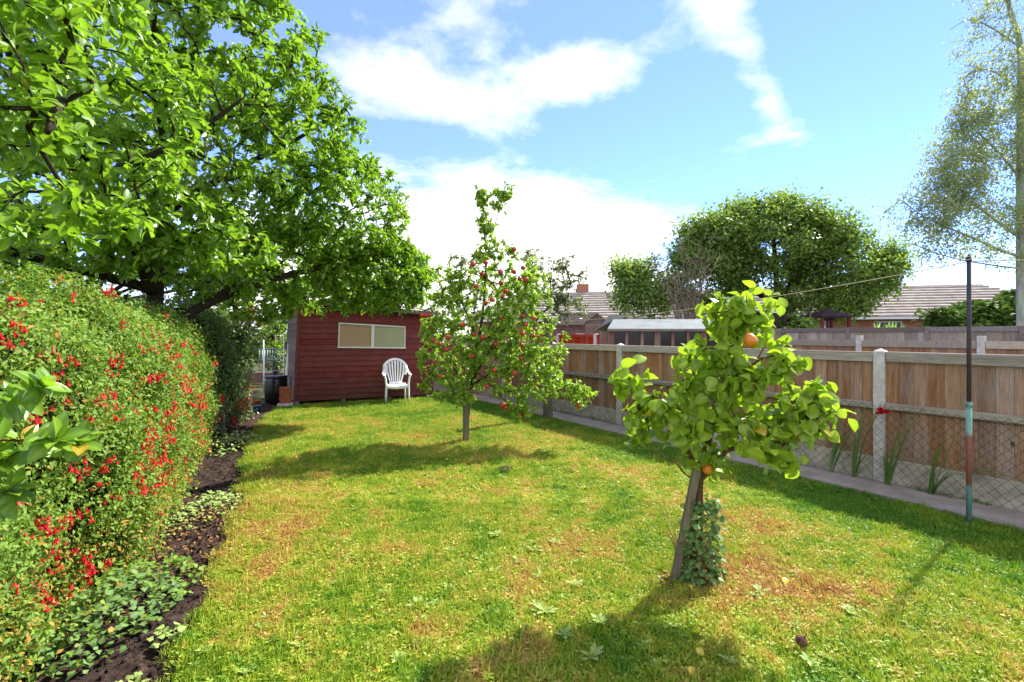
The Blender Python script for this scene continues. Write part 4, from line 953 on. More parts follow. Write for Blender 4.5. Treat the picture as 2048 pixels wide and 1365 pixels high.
o = link('leaf_litter', np_mesh('leaf_litter', leaves_[0], leaves_[1], M['dead'], np.repeat(RNG.random(n), len(T_SMALL[0])))); tag(o, 'brown bare patch of dead leaves round the apple trunk', 'leaf litter', None, 'stuff')

# --- background trees
def far_tree(name, label, base, limbs, bl, mat, bark, tm, per, size, r_tip, r_max, shell=.4, **kw):
    tg = np.concatenate([ell_pts(n, c, r, shell) for (c, r), n in bl])
    q = 5.5 / (tg[:, 2].max() - tg[:, 2].min() + 1)      # uneven clumps with gaps between them
    lump = np.sin(tg[:, 0] * 2.1 * q + 1.3 * tg[:, 2] * q) * np.sin(tg[:, 2] * 2.7 * q - .6 * tg[:, 0] * q + 1) + .5 * np.sin(tg[:, 1] * 2.3 * q + 2 * tg[:, 0] * q)
    tg = tg[lump > -.62]
    root, P, D, N, S, v = tree(name, base, label, limbs, tg, bark, mat, tm, per, size, r_tip, r_max, **kw)
    leaves('foliage', tm, P, D, N, S, mat, root, v); return root
YB = 23.0; bb = Vector(((1560 - 1024) / F * YB, YB, 0))
def bp(px, py, dy=0.0): return tuple(PX(px, py, YB + dy))
far_tree('broadleaf_tree', 'big rounded green tree behind the fences before the bungalow roofs', bb,
         [([tuple(bb), bp(1560, 690), bp(1565, 640), bp(1555, 590), bp(1550, 520), bp(1545, 450)], .32, .06), ([bp(1562, 640), bp(1620, 590), bp(1680, 560), bp(1740, 540)], .14, .04),
          ([bp(1560, 620), bp(1490, 570), bp(1430, 540), bp(1390, 520)], .14, .04), ([bp(1556, 600), bp(1610, 530), bp(1650, 480)], .12, .04), ([bp(1560, 640), bp(1450, 610), bp(1340, 580), bp(1260, 570)], .1, .03),
          ([bp(1562, 630), bp(1600, 602), bp(1660, 590), bp(1700, 600)], .1, .03)],
         [(blob(1530, 492, YB, 120, 60, 3), 330), (blob(1395, 470, YB, 40, 34, 1.2), 50), (blob(1620, 432, YB, 34, 20, .9), 28), (blob(1560, 412, YB, 30, 16, .8), 20), (blob(1385,520,YB,48,30,1.2),50), (blob(1440, 478, YB, 80, 56, 2), 190), (blob(1545, 440, YB, 100, 40, 2.2), 210), (blob(1480, 425, YB, 45, 22, 1), 40), (blob(1640, 470, YB, 80, 48, 2), 150), (blob(1690, 540, YB, 110, 72, 2.4), 360), (blob(1410, 560, YB, 90, 65, 2), 260), (blob(1560,555,YB,130,24,2.5),90),
          (blob(1285, 590, YB, 62, 48, 1.6), 150), (blob(1240, 545, YB, 32, 22, .7), 40), (blob(1300, 540, YB, 32, 26, .8), 44), (blob(1690, 610, YB - 1, 50, 28, 1), 70), (blob(1690, 480, YB, 50, 34, 1.5), 60), (blob(1590, 602, YB-1, 40, 18, .8), 40), (blob(1770, 545, YB, 40, 35, 1.2), 60)],
         M['bgtree'], M['bark_dark'], T_SMALL, 40, .20, .012, .07, leafspread=.6, whorl=.3, droop=.2, jit=.24)
yb = 17.5; gb = Vector(((1060 - 1024) / F * yb, yb, 0))
def gp(px, py, dy=0.0): return tuple(PX(px, py, yb + dy))
far_tree('grey_leaved_tree', 'loose greyish green tree standing behind the apple tree', gb,
         [([tuple(gb), gp(1062, 680), gp(1066, 620), gp(1060, 560), gp(1055, 520)], .12, .02), ([gp(1064, 650), gp(1110, 600), gp(1145, 550)], .05, .015), ([gp(1064, 640), gp(1000, 590), gp(950, 545)], .05, .015)],
         [(blob(1070, 590, yb, 80, 60, 1.2), 170), (blob(1135, 570, yb, 45, 65, .8), 80), (blob(1140, 620, yb, 45, 30, .8), 60), (blob(925, 535, yb, 42, 28, .6), 36), (blob(1080, 530, yb, 60, 35, .8), 60), (blob(940, 600, yb, 60, 60, 1), 90)],
         M['grey'], M['bark'], T_SMALL, 13, .13, .005, .03, shell=.2, leafspread=.4, whorl=.3)
bx = Vector((14.64, 13.9, 0)); yb = bx.y
def rp(px, py, dy=0.0): return tuple(PX(px, py, yb + dy))
far_tree('birch_tree', 'tall pale birch with trailing leaves beyond the fences', bx,
         [([rp(2046, 780), rp(2044, 600), rp(2042, 400), rp(2042, 200), rp(2040, 90), rp(2020, 20), rp(2000, -80), rp(1990, -200)], .15, .03), ([rp(2060, 520), rp(2000, 500), rp(1930, 470), rp(1860, 440), rp(1800, 400)], .05, .012),
          ([rp(2060, 490), rp(1990, 440), rp(1940, 400), rp(1890, 340), rp(1860, 300)], .05, .012), ([rp(2058, 380), rp(2010, 320), rp(1950, 260), rp(1900, 220)], .045, .01),
          ([rp(2062, 540), rp(1980, 530), rp(1900, 515), rp(1830, 490)], .03, .01), ([rp(2046, 100), rp(1990, 60), rp(1940, 40), rp(1900, 60)], .03, .008), ([rp(2056, 200), rp(2000, 150), rp(1930, 130)], .03, .008), ([rp(2060, 300), rp(2120, 220), rp(2200, 180)], .05, .01), ([rp(2060, 480), rp(2130, 440), rp(2230, 420)], .05, .01)],
         [(blob(1980, 280, yb, 110, 110, 1.5), 200), (blob(1900, 340, yb, 80, 70, 1.2), 110), (blob(1960, 440, yb, 130, 60, 1.5), 130), (blob(1850, 430, yb, 80, 50, 1), 50), (blob(1970, 80, yb, 80, 60, 1.2), 50), (blob(2000, 180, yb, 80, 70, 1.2), 90), (blob(2000, 510, yb, 70, 25, 1), 40), (blob(1890, 500, yb, 70, 25, 1), 26), (blob(2010, -60, yb, 90, 80, 1.2), 60), (blob(2160, 250, yb, 110, 220, 1.5), 240)],
         M['birch'], M['bark_birch'], T_SMALL, 50, .088, .0035, .018, shell=.2, jit=.10, leafspread=.9, whorl=.1, droop=.8)
# leafless shrub before the big tree
yb = 15.0; sb_ = PX(1372, 640, yb); sb0 = Vector((sb_.x, yb, 0)); root = empty('bare_shrub', sb0, 'leafless reddish grey shrub with tangled twigs above the greenhouse roof', 'shrub')
b = MB()
for k in range(15):
    x = 1352 + k * 4; px_ = [PX(1375 + random.uniform(-6, 6), 690, yb)]; cx, cy = 1372 + (k - 7) * 2.2, 650
    tx = 1372 + (k - 7) * random.uniform(7, 12); ty = random.uniform(465, 560)
    pts = [sb0 + Vector((random.uniform(-.1, .1), random.uniform(-.1, .1), 0)), PX(cx, cy, yb)]
    for s in range(1, 6):
        f = s / 5; pts.append(PX(cx + (tx - cx) * f ** 1.2 + random.uniform(-5, 5), cy + (ty - cy) * f + random.uniform(-5, 5), yb + random.uniform(-.3, .3)))
    b.tube(pts, [.035, .028, .022, .017, .012, .009, .005], 5)
    for q in range(16):
        i = random.randint(2, 6); s = pts[i]; L = random.uniform(.15, .6); d = Vector((random.gauss(0, 1), random.gauss(0, .6), random.gauss(.3, .8))).normalized()
        m1 = s + d * L * .5 + Vector((random.uniform(-.06, .06), 0, random.uniform(-.05, .08))); b.tube([s, m1, s + d * L + Vector((0, 0, random.uniform(-.1, .15)))], [.009, .007, .003], 3)
b.build('twigs', M['twig'], root, kind='stuff')
# trees closing the garden behind the magnolia and shed
def back_tree(name, label, base, blobs_, mat, size, per, seedlimbs=3, tmp=T_SMALL):
    c0 = blobs_[0][0][0]
    limbs = [([tuple(base), (base.x, base.y, c0[2] * .5), tuple(c0)], .14, .05)] + [([(base.x, base.y, c0[2] * .5), tuple((Vector(c[0]) + Vector((base.x, base.y, c0[2] * .5))) / 2), tuple(c[0])], .06, .02) for (c, n) in blobs_[1:]]
    return far_tree(name, label, base, limbs, blobs_, mat, M['bark_dark'], tmp, per, size, .007, .04, leafspread=.35, whorl=.3)
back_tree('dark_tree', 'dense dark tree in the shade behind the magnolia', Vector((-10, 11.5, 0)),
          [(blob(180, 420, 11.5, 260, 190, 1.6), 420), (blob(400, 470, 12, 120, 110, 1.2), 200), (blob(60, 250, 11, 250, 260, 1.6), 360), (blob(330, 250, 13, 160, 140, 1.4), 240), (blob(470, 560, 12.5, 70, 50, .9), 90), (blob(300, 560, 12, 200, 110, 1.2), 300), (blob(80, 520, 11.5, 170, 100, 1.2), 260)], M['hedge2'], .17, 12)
back_tree('purple_shrub', 'dusky purple leaved shrub above the dark hedge end', PX(480, 780, 9.8),
          [(blob(470, 610, 9.8, 42, 34, .5), 60), (blob(500, 640, 9.8, 28, 20, .4), 26)], M['dead'], .07, 10)
back_tree('laurel_shrub', 'sunlit rounded shrub glimpsed between hedge and shed', PX(552, 760, 15.5) - Vector((0, 0, .16)),
          [(blob(545, 672, 15.5, 30, 32, .7), 80), (blob(562, 720, 15.5, 24, 22, .5), 40), (blob(535,700,15.5,26,26,.5),30)], M['apple'], .11, 14)
back_tree('end_tree', 'green tree rising behind the shed roof', Vector((-3.8, 15.2, 0)),
          [(blob(780, 560, 15.5, 90, 70, 1.2), 130), (blob(880, 640, 15.5, 50, 50, 1.0), 80), (blob(640, 560, 15.5, 110, 70, 1.2), 120)], M['bgtree'], .13, 14)
back_tree('garden_tree', 'shady green tree closing the gap behind the metal gate', Vector((-10.5, 19, 0)),
          [(blob(500, 610, 19, 120, 70, 1.6), 260), (blob(545, 705, 17.5, 60, 34, .8), 130), (blob(440, 720, 18, 80, 40, 1), 90), (blob(590, 640, 18, 60, 60, 1.2), 110), (blob(420, 660, 19, 90, 70, 1.4), 150)], M['hedge2'], .2, 12)
# conifer hedge on the right
def conifers(label, x0, x1, Y, ytop, n, name='conifer_hedge'):
    base = Vector(((x0 + x1) / 2 / F * 0 + ((x0 + x1) / 2 - 1024) / F * Y, Y, 0)); r = empty(name, base, label, 'hedge')
    P = []; 
    u = RNG.random(n); xs = x0 + (x1 - x0) * u; top = CH + (HZ - (ytop + 14 * np.sin(u * 9) * .6 + 8 * np.sin(u * 23) + 26 * (1 - u) ** 3)) / F * Y
    zz = 0.6 + (top - .6) * RNG.random(n) ** .55; dep = RNG.normal(0, .55, n) * (1.1 - .6 * zz / top)
    P = np.stack([(xs - 1024) / F * Y, Y + dep, zz], 1); a = RNG.random(n) * 6.28
    D = nrm(np.stack([np.cos(a), np.sin(a) - .3, .35 + 0 * a], 1) + rand_dirs(n) * .4); N = nrm(rand_dirs(n) + np.array([[0, -.3, .8]]))
    leaves('foliage', T_SMALL, P, D, N, .14 + .12 * RNG.random(n), M['conifer'], r)
    b = MB()
    for k in range(5): x = ((x0 + (x1 - x0) * (k + .5) / 5) - 1024) / F * Y; b.tube([(x, Y, 0), (x, Y, 2.4)], .08, 6)
    b.build('stems', M['bark_dark'], r)
conifers('dark evergreen hedge right of the grey fence under the birch', 1870, 2230, 17.5, 592, 24000)
conifers('low green bushes along the grey fence before the brick bungalow', 1545, 1625, 18.5, 643, 4000, 'low_hedge')
# sword leaved plant above the old fence
yr = 16.2; rt = PX(1775, 668, yr); r = empty('yucca_plant', Vector((rt.x, yr, 0)), 'spiky green plant topping the grey fence before white windows', 'plant')
n = 60; P = np.stack([rt.x + RNG.normal(0, .2, n), yr + RNG.normal(0, .2, n), 1.45 + RNG.random(n) * .2], 1); D = nrm(np.stack([RNG.normal(0, .5, n), RNG.normal(0, .5, n), np.ones(n)], 1)); leaves('foliage', (T_BLADE[0] * np.array([2.0, 1, 1]), T_BLADE[1], T_BLADE[2]), P, D, rand_dirs(n), .28 + .25 * RNG.random(n), M['reed'], r)
b = MB(); b.tube([(rt.x, yr, 0), (rt.x, yr, 1.6)], .07, 7); b.build('stem', M['bark'], r)

# ------------------------------------------------------------------ hedge with fuchsia
hb = [(-1.80, 0.7), (-2.12, 2.0), (-2.48, 3.1), (-3.12, 4.5), (-3.95, 6.0), (-4.38, 6.9)]
def hedge_surface(line, s, q, H, bulge=.14, depth=1.3):
    """s 0..1 along the line, q 0..1 from foot over the top; returns point and outward normal arrays"""
    L = np.array(line); seg = np.linalg.norm(np.diff(L, axis=0), axis=1); cum = np.concatenate([[0], np.cumsum(seg)]); d = s * cum[-1]
    x = np.interp(d, cum, L[:, 0]); y = np.interp(d, cum, L[:, 1])
    e = 0.05; x2 = np.interp(d + e, cum, L[:, 0]); y2 = np.interp(d + e, cum, L[:, 1]); x1 = np.interp(d - e, cum, L[:, 0]); y1 = np.interp(d - e, cum, L[:, 1])
    tx, ty = x2 - x1, y2 - y1; l = np.sqrt(tx * tx + ty * ty) + 1e-9; tx, ty = tx / l, ty / l; ox, oy = ty, -tx      # outward = towards the lawn
    r = .42
    # profile: straight face to H-r, quarter round, flat top
    lf = H - r; lq = r * PI / 2; lt = depth - r; tot = lf + lq + lt; w_ = q * tot
    fz = np.minimum(w_, lf); ang = np.clip((w_ - lf) / r, 0, PI / 2); tp = np.clip(w_ - lf - lq, 0, None)
    z = fz + r * np.sin(ang); off = -(r - r * np.cos(ang)) - tp + bulge * .7 * np.sin(np.clip(z / H, 0, 1) * PI) - .10 * (z / H) ** 2
    lump = .05 * np.sin(d * 5.1 + z * 3) + .035 * np.sin(d * 11.7 - z * 7.3) + .03 * np.sin(z * 13 + d * 3) + .05 * np.sin(d * 2.3 + 1)
    off = off + lump * np.cos(ang); z = z + lump * np.sin(ang) + 0
    P = np.stack([x + ox * off, y + oy * off, z], 1); Nn = np.stack([ox * np.cos(ang), oy * np.cos(ang), np.sin(ang)], 1); return P, nrm(Nn)
def hedge(name, label, line, H, n_near, n_far, size, mat, bulge=.14, depth=1.3, ysplit=4.0):
    base = Vector((line[0][0], line[0][1], 0)); base = Vector((line[len(line) // 2][0], line[len(line) // 2][1], 0)); r = empty(name, base, label, 'hedge')
    ns, nq = 60, 40; SS, QQ = np.meshgrid(np.linspace(0, 1, ns), np.linspace(0, 1, nq), indexing='ij'); P, Nn = hedge_surface(line, SS.ravel(), QQ.ravel(), H, bulge, depth)
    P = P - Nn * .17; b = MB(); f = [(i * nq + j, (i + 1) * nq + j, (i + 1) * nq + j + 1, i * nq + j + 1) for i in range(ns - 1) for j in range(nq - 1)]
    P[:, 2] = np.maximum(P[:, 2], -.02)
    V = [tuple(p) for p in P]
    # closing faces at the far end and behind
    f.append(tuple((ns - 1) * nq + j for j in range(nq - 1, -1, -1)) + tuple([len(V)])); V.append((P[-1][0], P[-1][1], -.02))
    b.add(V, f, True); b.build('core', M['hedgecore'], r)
    n = n_near + n_far; s = RNG.random(n); q = RNG.random(n)
    P, Nn = hedge_surface(line, s, q, H, bulge, depth)
    # density by distance
    keep = RNG.random(n) < np.clip(2.2 / np.maximum(P[:, 1] - .6, .5) + .25, .25, 1); P, Nn = P[keep], Nn[keep]; n = len(P)
    # end cap leaves
    ne = int(n * .12); Pe, Ne = hedge_surface(line, np.ones(ne) * .999, RNG.random(ne), H, bulge, depth); L1 = Vector((line[-1][0] - line[-2][0], line[-1][1] - line[-2][1], 0)).normalized()
    back = RNG.random(ne) * depth * .95; sideo = np.array([L1.y, -L1.x, 0.]); Pe = Pe - sideo[None] * (back * np.clip(Ne @ sideo, 0, 1))[:, None] + np.array([L1.x, L1.y, 0])[None] * (.05 + .1 * RNG.random(ne))[:, None]; Ne = nrm(Ne * .2 + np.array([L1.x, L1.y, .1])[None])
    P = np.concatenate([P, Pe]); Nn = np.concatenate([Nn, Ne]); n = len(P)
    P = P + Nn * (RNG.normal(-.05, .05, n))[:, None] + RNG.normal(0, .015, (n, 3))
    ok = P[:, 2] > 0.01 + .35 * RNG.random(n) ** 3; P, Nn = P[ok], Nn[ok]; n = len(P)
    D = nrm(rand_dirs(n) + Nn * .35 + np.array([[0, 0, -.35]])); N2 = nrm(Nn * .9 + rand_dirs(n) * .8 + np.array([[.15, 0, .35]]))
    S = size * (.6 + .7 * RNG.random(n)) * np.clip(.75 + P[:, 1] * .075, .8, 1.5)
    lo = P[:, 2] < .55; v = RNG.random(n); v = np.where(lo & (RNG.random(n) < .25), .99, v)
    leaves('foliage', T_SMALL, P, D, N2, S, mat, r, v)
    b = MB()
    for k in range(70):
        ss = np.array([random.random()]); p0, n0 = hedge_surface(line, ss, np.array([0.0]), H, bulge, depth); p0 = Vector(p0[0]) - Vector(n0[0]) * .05; hh = random.uniform(.25, .7)
        b.tube([p0, p0 + Vector((random.uniform(-.05, .05), random.uniform(-.05, .05), hh * .5)), p0 + Vector((random.uniform(-.1, .1), random.uniform(-.1, .1), hh))], [.005, .004, .002], 4)
    b.build('stems', M['twig'], r, kind='stuff')
    return r
hr = hedge('fuchsia_hedge', 'tall rounded hedge hung with red fuchsia flowers beside the soil bed', hb, 1.84, 110000, 60000, .030, M['fuchsia'])
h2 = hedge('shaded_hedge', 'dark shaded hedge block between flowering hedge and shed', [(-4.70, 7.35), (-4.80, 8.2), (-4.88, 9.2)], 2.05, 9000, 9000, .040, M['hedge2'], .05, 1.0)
# flowers
def fuchsia_mesh(seed, nb):
    r = np.random.default_rng(seed); V = []; T = []; k = 0
    for _ in range(nb):
        o = r.normal(0, .018, 3); o[2] = r.normal(0, .022); h = .034 + .014 * r.random(); tilt = r.normal(0, .18, 2); prof = [(.0012, 0), (.0035, -.25), (.0042, -.5)]; m = 6; base = len(V)
        for rr, z in prof:
            for a in range(m): an = 2 * PI * a / m; V.append((o[0] + math.cos(an) * rr + tilt[0] * z * h, o[1] + math.sin(an) * rr + tilt[1] * z * h, o[2] + z * h))
        for i in range(len(prof) - 1):
            for a in range(m): c = (a + 1) % m; p, q = base + i * m, base + (i + 1) * m; T += [(p + a, p + c, q + c), (p + a, q + c, q + a)]
        for a in range(5):   # flared sepals and skirt
            an = 2 * PI * a / 5 + r.random() * .6; d = np.array([math.cos(an), math.sin(an), 0]); pe = np.array([-d[1], d[0], 0]); c0 = o + np.array([tilt[0] * -.5 * h, tilt[1] * -.5 * h, -.48 * h])
            b0 = len(V); V += [tuple(c0), tuple(c0 + d * .010 + pe * .0055 - np.array([0, 0, .008])), tuple(c0 + d * .010 - pe * .0055 - np.array([0, 0, .008])), tuple(c0 + d * .017 - np.array([0, 0, .020]))]
            T += [(b0, b0 + 1, b0 + 2), (b0 + 1, b0 + 3, b0 + 2)]
        c0 = o + np.array([0, 0, -.5 * h]); b0 = len(V); V += [tuple(c0 + np.array([x, y, z])) for x, y, z in ((-.006, 0, 0), (.006, 0, 0), (.003, .003, -.020), (-.003, -.003, -.020))]; T += [(b0, b0 + 1, b0 + 2), (b0, b0 + 2, b0 + 3)]
    return np_mesh('flower_cluster', np.array(V), np.array(T), M['flower'], smooth=False)
fms = [fuchsia_mesh(i, nb) for i, nb in enumerate((3, 4, 6, 8, 2))]
cnt = 0; fl_centres = [(0.30, .35), (.42, .45), (.50, .30), (.62, .38), (.68, .25), (.36, .22), (.55, .52), (.75, .40)]
for k in range(350):
    if k > 260: s, q = random.uniform(.1, .55), random.uniform(.08, .72)
    elif k % 3 == 0: s, q = random.uniform(.12, .98), random.uniform(.10, .78)
    else: c = random.choice(fl_centres); s, q = random.gauss(c[0], .07), random.gauss(c[1], .07)
    if not (.08 < s < .99 and .06 < q < .8): continue
    p, nn = hedge_surface(hb, np.array([s]), np.array([q]), 1.84); p = Vector(p[0]) + Vector(nn[0]) * random.uniform(.0, .05)
    if p.y < 1.35 or abs(p.x / p.y) > 1.1: continue
    if s < .2 and k % 3: continue
    sc_ = random.choice((.5, .65, .8, .95, 1.1)) * (1 + max(0, p.y - 3) * .05)
    link('flower_cluster', random.choice(fms), hr, p - wpos(hr), (random.uniform(-.2, .2), random.uniform(-.2, .2), random.uniform(0, 6.28)), (sc_,) * 3); cnt += 1
for k in range(10):
    y = random.uniform(7.6, 9.0); link('flower_cluster', random.choice(fms[:3]), h2, Vector((-4.66 - (y - 7.4) * .12, y, random.uniform(.2, .7))) - wpos(h2), (0, 0, random.uniform(0, 6)), (1.7,) * 3)

# broad leaved sprays pushing out of the hedge at the left
def spray(name, label, base, pts_list, size, mat, tm, per, big=False):
    r = empty(name, base, label, 'shrub'); P = []; D = []; b = MB()
    for pts in pts_list:
        sp = smooth_limb(pts, 6); m = len(sp); b.tube(sp, [.006 - .004 * i / (m - 1) for i in range(m)], 6)
        for i in range(3, m, 1):
            d = (sp[i] - sp[i - 1]).normalized()
            for q in range(per): P.append(sp[i]); D.append(d)
        for q in range(5): P.append(sp[-1]); D.append(d)
    b.build('stem', M['stemred'], r)
    P = np.array([tuple(p) for p in P]); D = np.array([tuple(p) for p in D]); n = len(P)
    D2 = nrm(D * .6 + rand_dirs(n) * .9); N = nrm(rand_dirs(n) * .5 + np.array([[.5, -.2, .8]]))
    S = size * (.6 + .6 * RNG.random(n)); me = np_mesh('leaf', tm[0], tm[1], mat, rib=tm[2]); leaf_objs('leaf', me, P, D2, N, S, r); return r
def q_(px, py, Y): return tuple(PX(px, py, Y))
spray('laurel_branch', 'broad glossy leaves pushing out of the hedge at its near end', PX(-60, 1100, 1.75) * 1.0,
      [[q_(-80, 900, 1.75), q_(-20, 840, 1.7), q_(40, 790, 1.65), q_(85, 775, 1.62)], [q_(-80, 1000, 1.7), q_(-10, 930, 1.68), q_(50, 900, 1.64), q_(110, 880, 1.6)], [q_(-80, 1050, 1.7), q_(-20, 1010, 1.66), q_(20, 980, 1.62)], [q_(-60, 880, 1.85), q_(60, 880, 1.8), q_(130, 870, 1.78), q_(160, 890, 1.75)]],
      .085, M['mag_o'], leaf_tmpl([.2, .27, .25, .16], .3, .25), 3)
# ivy and leafy weeds at the foot of the hedge, bottom left
def ground_patch(name, label, cat, cx, cy, rx, ry, n, size, mat, tm, h=.12):
    base = Vector((cx, cy, 0)); a = RNG.random(n) * 6.283; rr = np.sqrt(RNG.random(n)); P = np.stack([cx + np.cos(a) * rr * rx, cy + np.sin(a) * rr * ry, .01 + h * (1 - rr ** 2) * RNG.random(n) ** .6], 1)
    D = nrm(rand_dirs(n) * np.array([1, 1, .4]) + np.array([[0, 0, .1]])); N = nrm(rand_dirs(n) * .45 + np.array([[.2, -.1, 1]]))
    V, T, rib = place(tm, P, D, N, size * (.6 + .7 * RNG.random(n))); o = link(name, np_mesh(name, V, T, mat, np.repeat(RNG.random(n), len(tm[0])), rib, base), None, base); tag(o, label, cat, None, 'stuff'); return o
ground_patch('ivy_ground_cover', 'mid green ivy spreading at the near foot of the hedge', 'ivy', -2.16, 2.60, .20, .50, 460, .040, M['ivy'], T_IVY, .30)
ground_patch('hedge_foot_leaves', 'bright yellowing leaves mixed into the near foot of the hedge', 'leaves', -2.2, 2.75, .22, .6, 420, .036, M['fuchsia'], T_IVY, .34)
ground_patch('ivy_ground_cover', 'ivy clump lying on bare soil at the photo bottom edge', 'ivy', -1.72, 2.20, .07, .06, 24, .032, M['weed'], T_IVY, .06)
ground_patch('bed_weeds', 'pale leafy weeds trailing from the hedge onto the soil, halfway along', 'weed', -2.75, 4.35, .22, .5, 420, .032, M['weed'], T_IVY, .16)
ground_patch('bed_weeds', 'green weeds where the bed meets the lawn near the camera', 'weed', -1.80, 2.55, .07, .10, 26, .04, M['weed'], T_IVY, .07)
ground_patch('bed_weeds', 'small pale leaves tumbling over the bed beside the shaded hedge', 'weed', -3.95, 6.9, .3, .6, 420, .04, M['weed'], T_IVY, .22)
ground_patch('dead_leaves', 'rusty dead leaves and husks under the flowering hedge', 'leaf litter', -2.5, 3.6, .35, 1.3, 700, .028, M['dead'], T_SMALL, .10)
ground_patch('fallen_petals', 'rusty scraps scattered over the far end of the soil bed', 'leaf litter', -4.3, 7.6, .35, 1.4, 500, .035, M['dead'], T_SMALL, .02)
n = 260; t_ = RNG.uniform(-4, 8, n); P = np.array([tuple(FP(a, random.uniform(.03, .11), .006 + random.random() * .01)) for a in t_]); V, T, rib = place(T_SMALL, P, rand_dirs(n) * np.array([1, 1, .2]), rand_dirs(n) * .4 + np.array([[0, 0, 1]]), .02 + .03 * RNG.random(n))
o = link('fence_foot_litter', np_mesh('fence_foot_litter', V, T, M['dead'], np.repeat(RNG.random(n), len(T_SMALL[0])))); tag(o, 'dry reddish leaves caught along the foot of the netting', 'leaf litter', None, 'stuff')
P = np.array([tuple(FP(random.uniform(-.9, -.3), random.uniform(.03, .14), .01 + random.random() * .04)) for a in range(150)] + [tuple(FP(random.uniform(2.5, 6), random.uniform(.03, .13), .01 + random.random() * .05)) for a in range(420)]); n = len(P)
V, T, rib = place(T_SMALL, P, rand_dirs(n), rand_dirs(n) * .5 + np.array([[0, 0, 1]]), .02 + .02 * RNG.random(n))
o = link('path_edge_weeds', np_mesh('path_edge_weeds', V, T, M['ivy'], np.repeat(RNG.random(n), len(T_SMALL[0])))); tag(o, 'small green weeds growing along the path under the netting', 'weed', None, 'stuff')

# ------------------------------------------------------------------ sword leaved plants at the fence
def sword_plant(label, t, off, lst, flower=False):
    base = FP(t, off); r = empty('sword_leaf_plant', base, label, 'plant', 'sword leaved plants along the netting')
    for (dx, h, bend, wdt) in lst:
        d = Vector((math.cos(ROT_F), math.sin(ROT_F), 0)) * -1      # to the right in the photo
        p0 = base + Vector((random.uniform(-.02, .02), random.uniform(-.02, .02), 0)); V = []; m = 9
        for i in range(m):
            f = i / (m - 1); c = p0 + d * (dx * f ** 1.3 + bend * .35 * f ** 3) + Vector((0, 0, 1.12 * h * (f - bend * .9 * max(0, f - .45) ** 2 * 2)))
            w_ = 1.9 * wdt * (math.sin(min(1, f * 1.6 + .25) * PI * .5)) * (1 - f ** 3); s = d.cross(Vector((0, 0, 1))) * .3 + d * .95 if False else Vector((.86, .35, .1)).normalized()
            V += [c - s * w_, c + TOW * .003, c + s * w_]
        Fq = [(i * 3 + k, i * 3 + k + 1, (i + 1) * 3 + k + 1, (i + 1) * 3 + k) for i in range(m - 1) for k in range(2)]
        b = MB(); b.add(V, Fq, True); b.build('leaf', M['reed'], r)
    if flower:
        d = -Vector((math.cos(ROT_F), math.sin(ROT_F), 0)); e_ = base + d * .30 + Vector((0, 0, .80)); b = MB(); b.tube([base, base + d * .10 + Vector((0, 0, .45)), base + d * .22 + Vector((0, 0, .75)), e_], .004, 5); b.build('stem', M['stemred'], r)
        for k in range(7):
            P = np.array([tuple(e_ - d * .02 * k * .6 + Vector((random.uniform(-.02, .02), random.uniform(-.02, .02), random.uniform(-.03, .03))))] * 6)
            V, T, rib = place((T_APPLE[0] * np.array([1.2, 1, 1]), T_APPLE[1], T_APPLE[2]), P, rand_dirs(6), rand_dirs(6), np.full(6, .05 if k < 4 else .025)); link('petal', np_mesh('petal', V, T, M['flower'], rib=rib, off=base, smooth=False), r)
tA = lambda px: t_at(px, 6.05) - FA.dot(U)
sword_plant('sword leaved plant left of the near post, leaning right', tA(1662) , .14, [(.10, .72, .1, .010), (.22, .66, .25, .011), (.30, .60, .3, .010), (.05, .45, .0, .009), (.33, .74, .15, .009), (.12, .5, .1, .010)])
sword_plant('sword leaved plant with one red flower before the concrete post', tA(1706), .14, [(.03, .50, .0, .012), (.10, .80, .05, .013), (.06, .68, .1, .012), (.22, .86, .1, .010), (.44, .50, .9, .012), (.15, .35, .1, .012), (.08, .28, .2, .010)], True)
sword_plant('upright narrow leaved clump right of the concrete post', tA(1775), .15, [(.02, .40, .0, .011), (-.05, .42, .1, .010), (.08, .38, .1, .012), (.22, .78, .05, .010), (.26, .85, .08, .010), (.13, .62, .0, .010), (.05, .30, .1, .012), (-.08, .34, .1, .009), (.3, .9, .1, .008)])
sword_plant('arching broad leaved clump beside the rusty pole', tA(1862), .15, [(.05, .52, .1, .016), (.12, .62, .1, .014), (.30, .55, .9, .014), (.42, .5, .8, .013), (.24, .42, .8, .013), (.25, .75, .0, .008), (.05, .30, .1, .012), (.36, .62, .6, .012), (.02,.4,.0,.014)])

